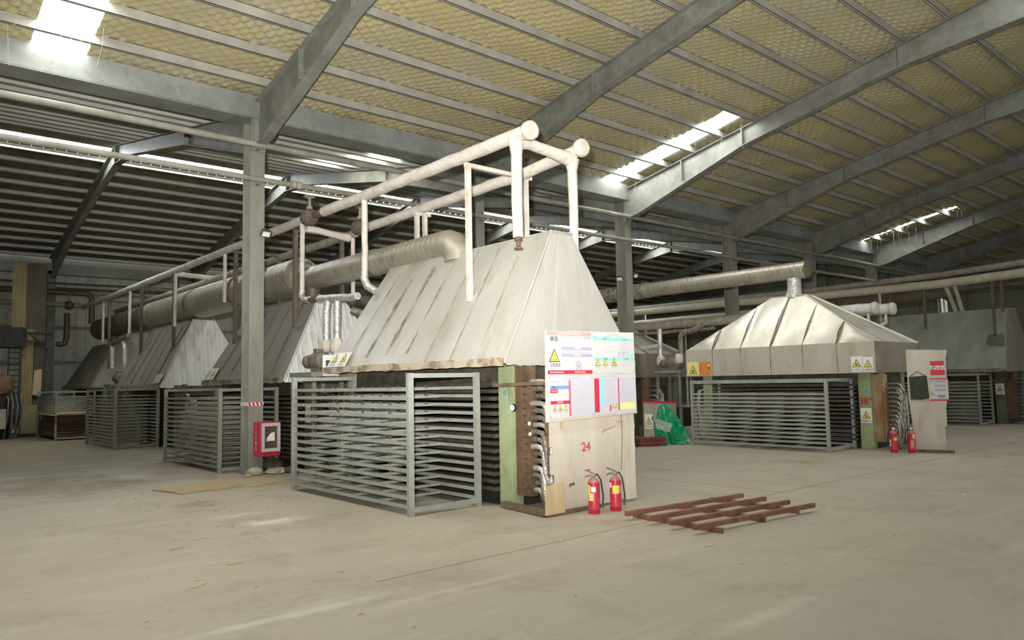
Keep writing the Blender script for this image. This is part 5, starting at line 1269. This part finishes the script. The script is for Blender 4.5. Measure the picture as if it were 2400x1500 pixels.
warn_sign('double warning sign on the far lower corner of the second hood', on_side(7.2, 1.24, 1.68, .25, 3.42, 17.85, 1.74, .05), (0, -1, 0), sl, .62, .30, [('heat', '注意高温'), ('gear', '机械伤人')], WG)
warn_sign('faded double warning sign on the near lower corner of the third hood', on_side(7.2, 1.24, 1.62, .28, 3.5, 21.95, 1.70, .05), (0, -1, 0), sl, .62, .28, [('heat', '注意高温'), ('gear', '机械伤人')], WG, mat=M('faded_white', (196, 190, 180), (160, 150, 138), 8, .6))
def orange(p):
    p.rect(.36, 0, .72, .335, ORANGE, 1); 
    for k in range(5): p.rect(.38, .27-k*.045, .38+.06+.03*(k % 2), .275-k*.045, REDD, 2, 'fine_print')
    p.ring(.65, .24, .03, .001, WHITE, 2, 6); p.poly([(.62, .17), (.65, .14), (.68, .17), (.65, .20)], INK, 2)
warn_sign('fume warning triangle beside an orange panel on the cream hood skirt', (15.842, 11.48, 1.645), (0, -1, 0), (0, 0, 1), .72, .335, [('fume', None)], WG, orange, mat=YELP)
warn_sign('mechanical injury sign on the cream hood skirt, left one of the pair', (15.842, 7.29, 1.65), (0, -1, 0), (0, 0, 1), .235, .32, [('gear', '当心机械伤人')], WG)
warn_sign('hot surface sign on the cream hood skirt, right one of the pair', (15.842, 7.045, 1.645), (0, -1, 0), (0, 0, 1), .215, .31, [('heat', '注意高温')], WG)
warn_sign('mechanical injury sign on the green press post below the red 38', (16.235, 7.32, .55), (0, -1, 0), (0, 0, 1), .23, .32, [('gear', '机械伤人')], WG)
warn_sign('mechanical injury sign on the dull green post at the picture edge', (26.235, 7.68, .89), (0, -1, 0), (0, 0, 1), .24, .34, [('gear', '当心机械伤人')], WG)
warn_sign('narrow warning sign on the green post behind the nearest rack', (6.295, 13.22, .90), (0, -1, 0), (0, 0, 1), .2, .34, [('!', None)], WG)

gp = thing('plastic_sheet', 'crumpled green plastic sheet draped beside the beige cabinet', 'sheet', (14.95, 11.4, 0))
m = MB(); n = 26; rows = 14; vs_ = []
for j in range(rows+1):
    v = j/rows; z = .96*v
    rr = .34*(1-v)**.5*(1.0+.25*math.sin(4*v))+.03
    cx_ = 14.95; cy_ = 11.34+.24*v
    for i in range(n):
        a = 2*math.pi*i/n; f = 1+.20*math.sin(5*a+3*v)+.12*math.sin(9*a-6*v)+random.uniform(-.06, .06)
        vs_.append((cx_+rr*.7*f*math.cos(a), cy_+rr*f*math.sin(a), max(.004, z+random.uniform(-.02, .02))))
m.add(vs_, [(j*n+i, j*n+(i+1) % n, (j+1)*n+(i+1) % n, (j+1)*n+i) for j in range(rows) for i in range(n)]+[tuple(rows*n+i for i in range(n))]); part('drape', m, GREENP, gp)
m = MB(); m.sheet([(14.62, 11.6, .38), (14.6, 11.15, .30), (14.65, 11.1, .5), (14.67, 11.62, .62)], 6, 4, .006, .03, .02, (1, 0, 0), False); part('clear_film', m, CLEARP, gp)
m = MB(); m.sheet([(14.8, 11.15, .01), (14.85, 10.88, .01), (15.0, 11.0, .15), (14.95, 11.2, .25)], 5, 4, .006, .03, .02, (1, 0, 0), False); part('trailing_corner', m, GREENP, gp)
for k in range(7):
    m = MB(); z = .03+.055*(k//2); dy = .12*(k % 2)+random.uniform(-.02, .02)
    m.bar((13.2+random.uniform(-.1, .1), 11.75+dy, z), (14.45+random.uniform(-.15, .15), 11.15+dy, z), .05, .05)
    solo('steel_bar', m, SKIDD, 'dark red steel bar in the small stack behind the white board', 'bar', (13.9, 11.4, z-.025), 'red steel bars stacked behind the white board')

# ------------------------------------------------------------------ left background
def ribbed(x0, x1, y, z0, z1, p=.07, d=.03):
    m = MB(); pts = []; x = x0
    while x < x1-.001: pts += [(x, 0), (x+p*.35, 0), (x+p*.5, -d), (x+p*.85, -d)]; x += p
    pts.append((x1, 0)); k = len(pts)
    m.add([(px, y+py, z) for z in (z0, z1) for px, py in pts]+[(x0, y+.05, z0), (x1, y+.05, z0), (x1, y+.05, z1), (x0, y+.05, z1)],
          [(i, i+1, k+i+1, k+i) for i in range(k-1)]+[(2*k+1, 2*k, 2*k+3, 2*k+2)])
    return m
t = thing('clad_tower', 'tall narrow tower clad in yellowed and brown ribbed sheets before the far wall', 'tower', (4.3, 31.0, 0))
part('yellow_sheet', ribbed(3.80, 4.18, 30.95, 3.75, 6.1), YELRIB, t)
part('brown_sheet', ribbed(4.2, 4.78, 30.97, .05, 6.1), BROWNSH, t)
part('lower_sheet', ribbed(4.12, 4.45, 30.9, 1.1, 3.75), YELRIB, t)
part('foot_panel', ribbed(4.1, 4.42, 30.86, .1, 1.1, .3, .01), YELRIB, t)
m = MB(); m.prism([(4.46, 30.84, 1.45), (4.72, 30.84, 1.42), (4.74, 30.84, 2.35), (4.5, 30.84, 2.3)], (0, .02, 0)); part('pale_panel', m, PLY, t)
t = thing('steel_platform', 'dark steel platform with a ladder at the left picture edge', 'platform', (3.7, 31.2, 0))
m = MB(); m.box((2.6, 30.6, 3.1), (4.22, 31.6, 3.78)); part('deck_box', m, DARK, t)
m = MB(); m.box((4.15, 30.5, 3.55), (5.0, 30.62, 3.62)); m.bar((4.3, 30.56, 3.55), (4.85, 30.56, 3.0), .06, .06); part('bracket', m, DARK, t)
for x in (3.72, 4.06):
    m = MB(); m.box((x-.02, 30.7, .3), (x+.02, 30.74, 3.1)); part('stringer', m, DARK, t)
for k in range(13):
    m = MB(); m.box((3.74, 30.71, .5+.2*k), (4.04, 30.74, .54+.2*k)); part('rung', m, DARK, t)
m = MB(); m.lathe((3.4, 30.2, 1.5), [(.4, 0), (.42, .05), (.42, .5), (.3, .62), (.1, .66)], 16); tk = solo('rusty_tank', m, TANK, 'rusty brown tank at the left picture edge below the platform', 'tank', (3.4, 30.2, 1.5))
m = MB(); m.lathe((3.4, 30.2, .0), [(.36, 0), (.36, 1.5)], 14); part('stand', m, DARK, tk)
t = thing('hose_bundle', 'tangle of dark hoses with metal glints below the rusty tank', 'hoses', (3.85, 30.0, 0))
for k in range(10):
    m = MB(); x = 3.6+.045*k; m.tube([(x, 30.0, 1.5), (x+.05, 29.8, 1.3-.04*k), (x+.02, 29.75, .7), (x-.05+random.uniform(-.1, .1), 29.8, .05)], .022, 7); part('hose', m, FOILD if k % 3 == 0 else DARK, t)
m = MB(); m.box((3.35, 29.7, .35), (3.58, 29.75, 1.0)); part('white_plate', m, CABG, t)
G4 = 'pipes along the far wall'
simple_pipe('wall_pipe', 'thick pipe with a down-turned elbow near the far wall', [(-3, 33.2, 5.40), (2, 33.2, 5.40), (6.4, 33.2, 5.38), (6.62, 33.2, 5.35), (6.72, 33.2, 5.2), (6.74, 33.2, 4.2)], .11, DUCTD, G4)
simple_pipe('wall_pipe', 'pipe below the elbowed pipe ending in a valve', [(-3, 33.0, 4.90), (2, 33.0, 4.90), (6.3, 33.0, 4.87)], .09, LAGD, G4)
simple_pipe('wall_pipe', 'thin upper pipe of the pair high on the far wall', [(-3, 33.9, 5.78), (5, 33.9, 5.80), (10, 33.9, 5.85)], .04, RUSTP, G4)
simple_pipe('wall_pipe', 'thin lower pipe of the pair high on the far wall', [(5.6, 33.9, 5.6), (8, 33.9, 5.62), (10, 33.9, 5.65)], .05, RUSTP, G4)
simple_pipe('wall_pipe', 'short dark U-bend pipe beside the far column', [(5.95, 33.6, 4.6), (5.95, 33.6, 3.6), (5.9, 33.6, 3.42), (5.75, 33.6, 3.36), (5.6, 33.6, 3.4)], .1, DUCTD, G4)
gate_valve('old gate valve on the far wall pipe at the row end', 5.9, 33.0, 4.88)

m = MB(); m.box((5.96, 11.85, 1.75), (6.26, 11.87, 2.11)); o = solo('gauge_panel', m, WHITE, 'small white instrument panel fixed behind the far corner of the nearest hood', 'panel', (6.1, 11.85, 1.75))
p = Print(o, (5.96, 11.85, 1.75), (1, 0, 0), (0, 0, 1)); p.rect(.05, .16, .13, .27, DGREY, 1, 'display'); p.dashes(.04, .31, .2, 1, .02); p.done()
# cobweb strands hanging from the roof lights, too fine to count
m = MB()
for k in range(46):
    if k < 22: x, y = random.uniform(30.6, 32.0), random.uniform(9.6, 13.6)
    elif k < 32: x, y = random.uniform(15.0, 16.2), random.uniform(9.2, 13.4)
    else: x, y = random.uniform(.8, 4.5), random.uniform(12.2, 13.5)
    z = ztop(y)+.05; L = random.uniform(.15, .7)
    m.tube([(x, y, z), (x+random.uniform(-.05, .05), y, z-L*.5), (x+random.uniform(-.08, .08), y+random.uniform(-.05, .05), z-L)], .0025, 4, False)
o = part('cobweb', m, M('cobweb_dust', (206, 200, 180), None, rough=.9)); tag(o, 'dusty cobweb strands hanging below the roof lights', 'cobwebs', kind='stuff')
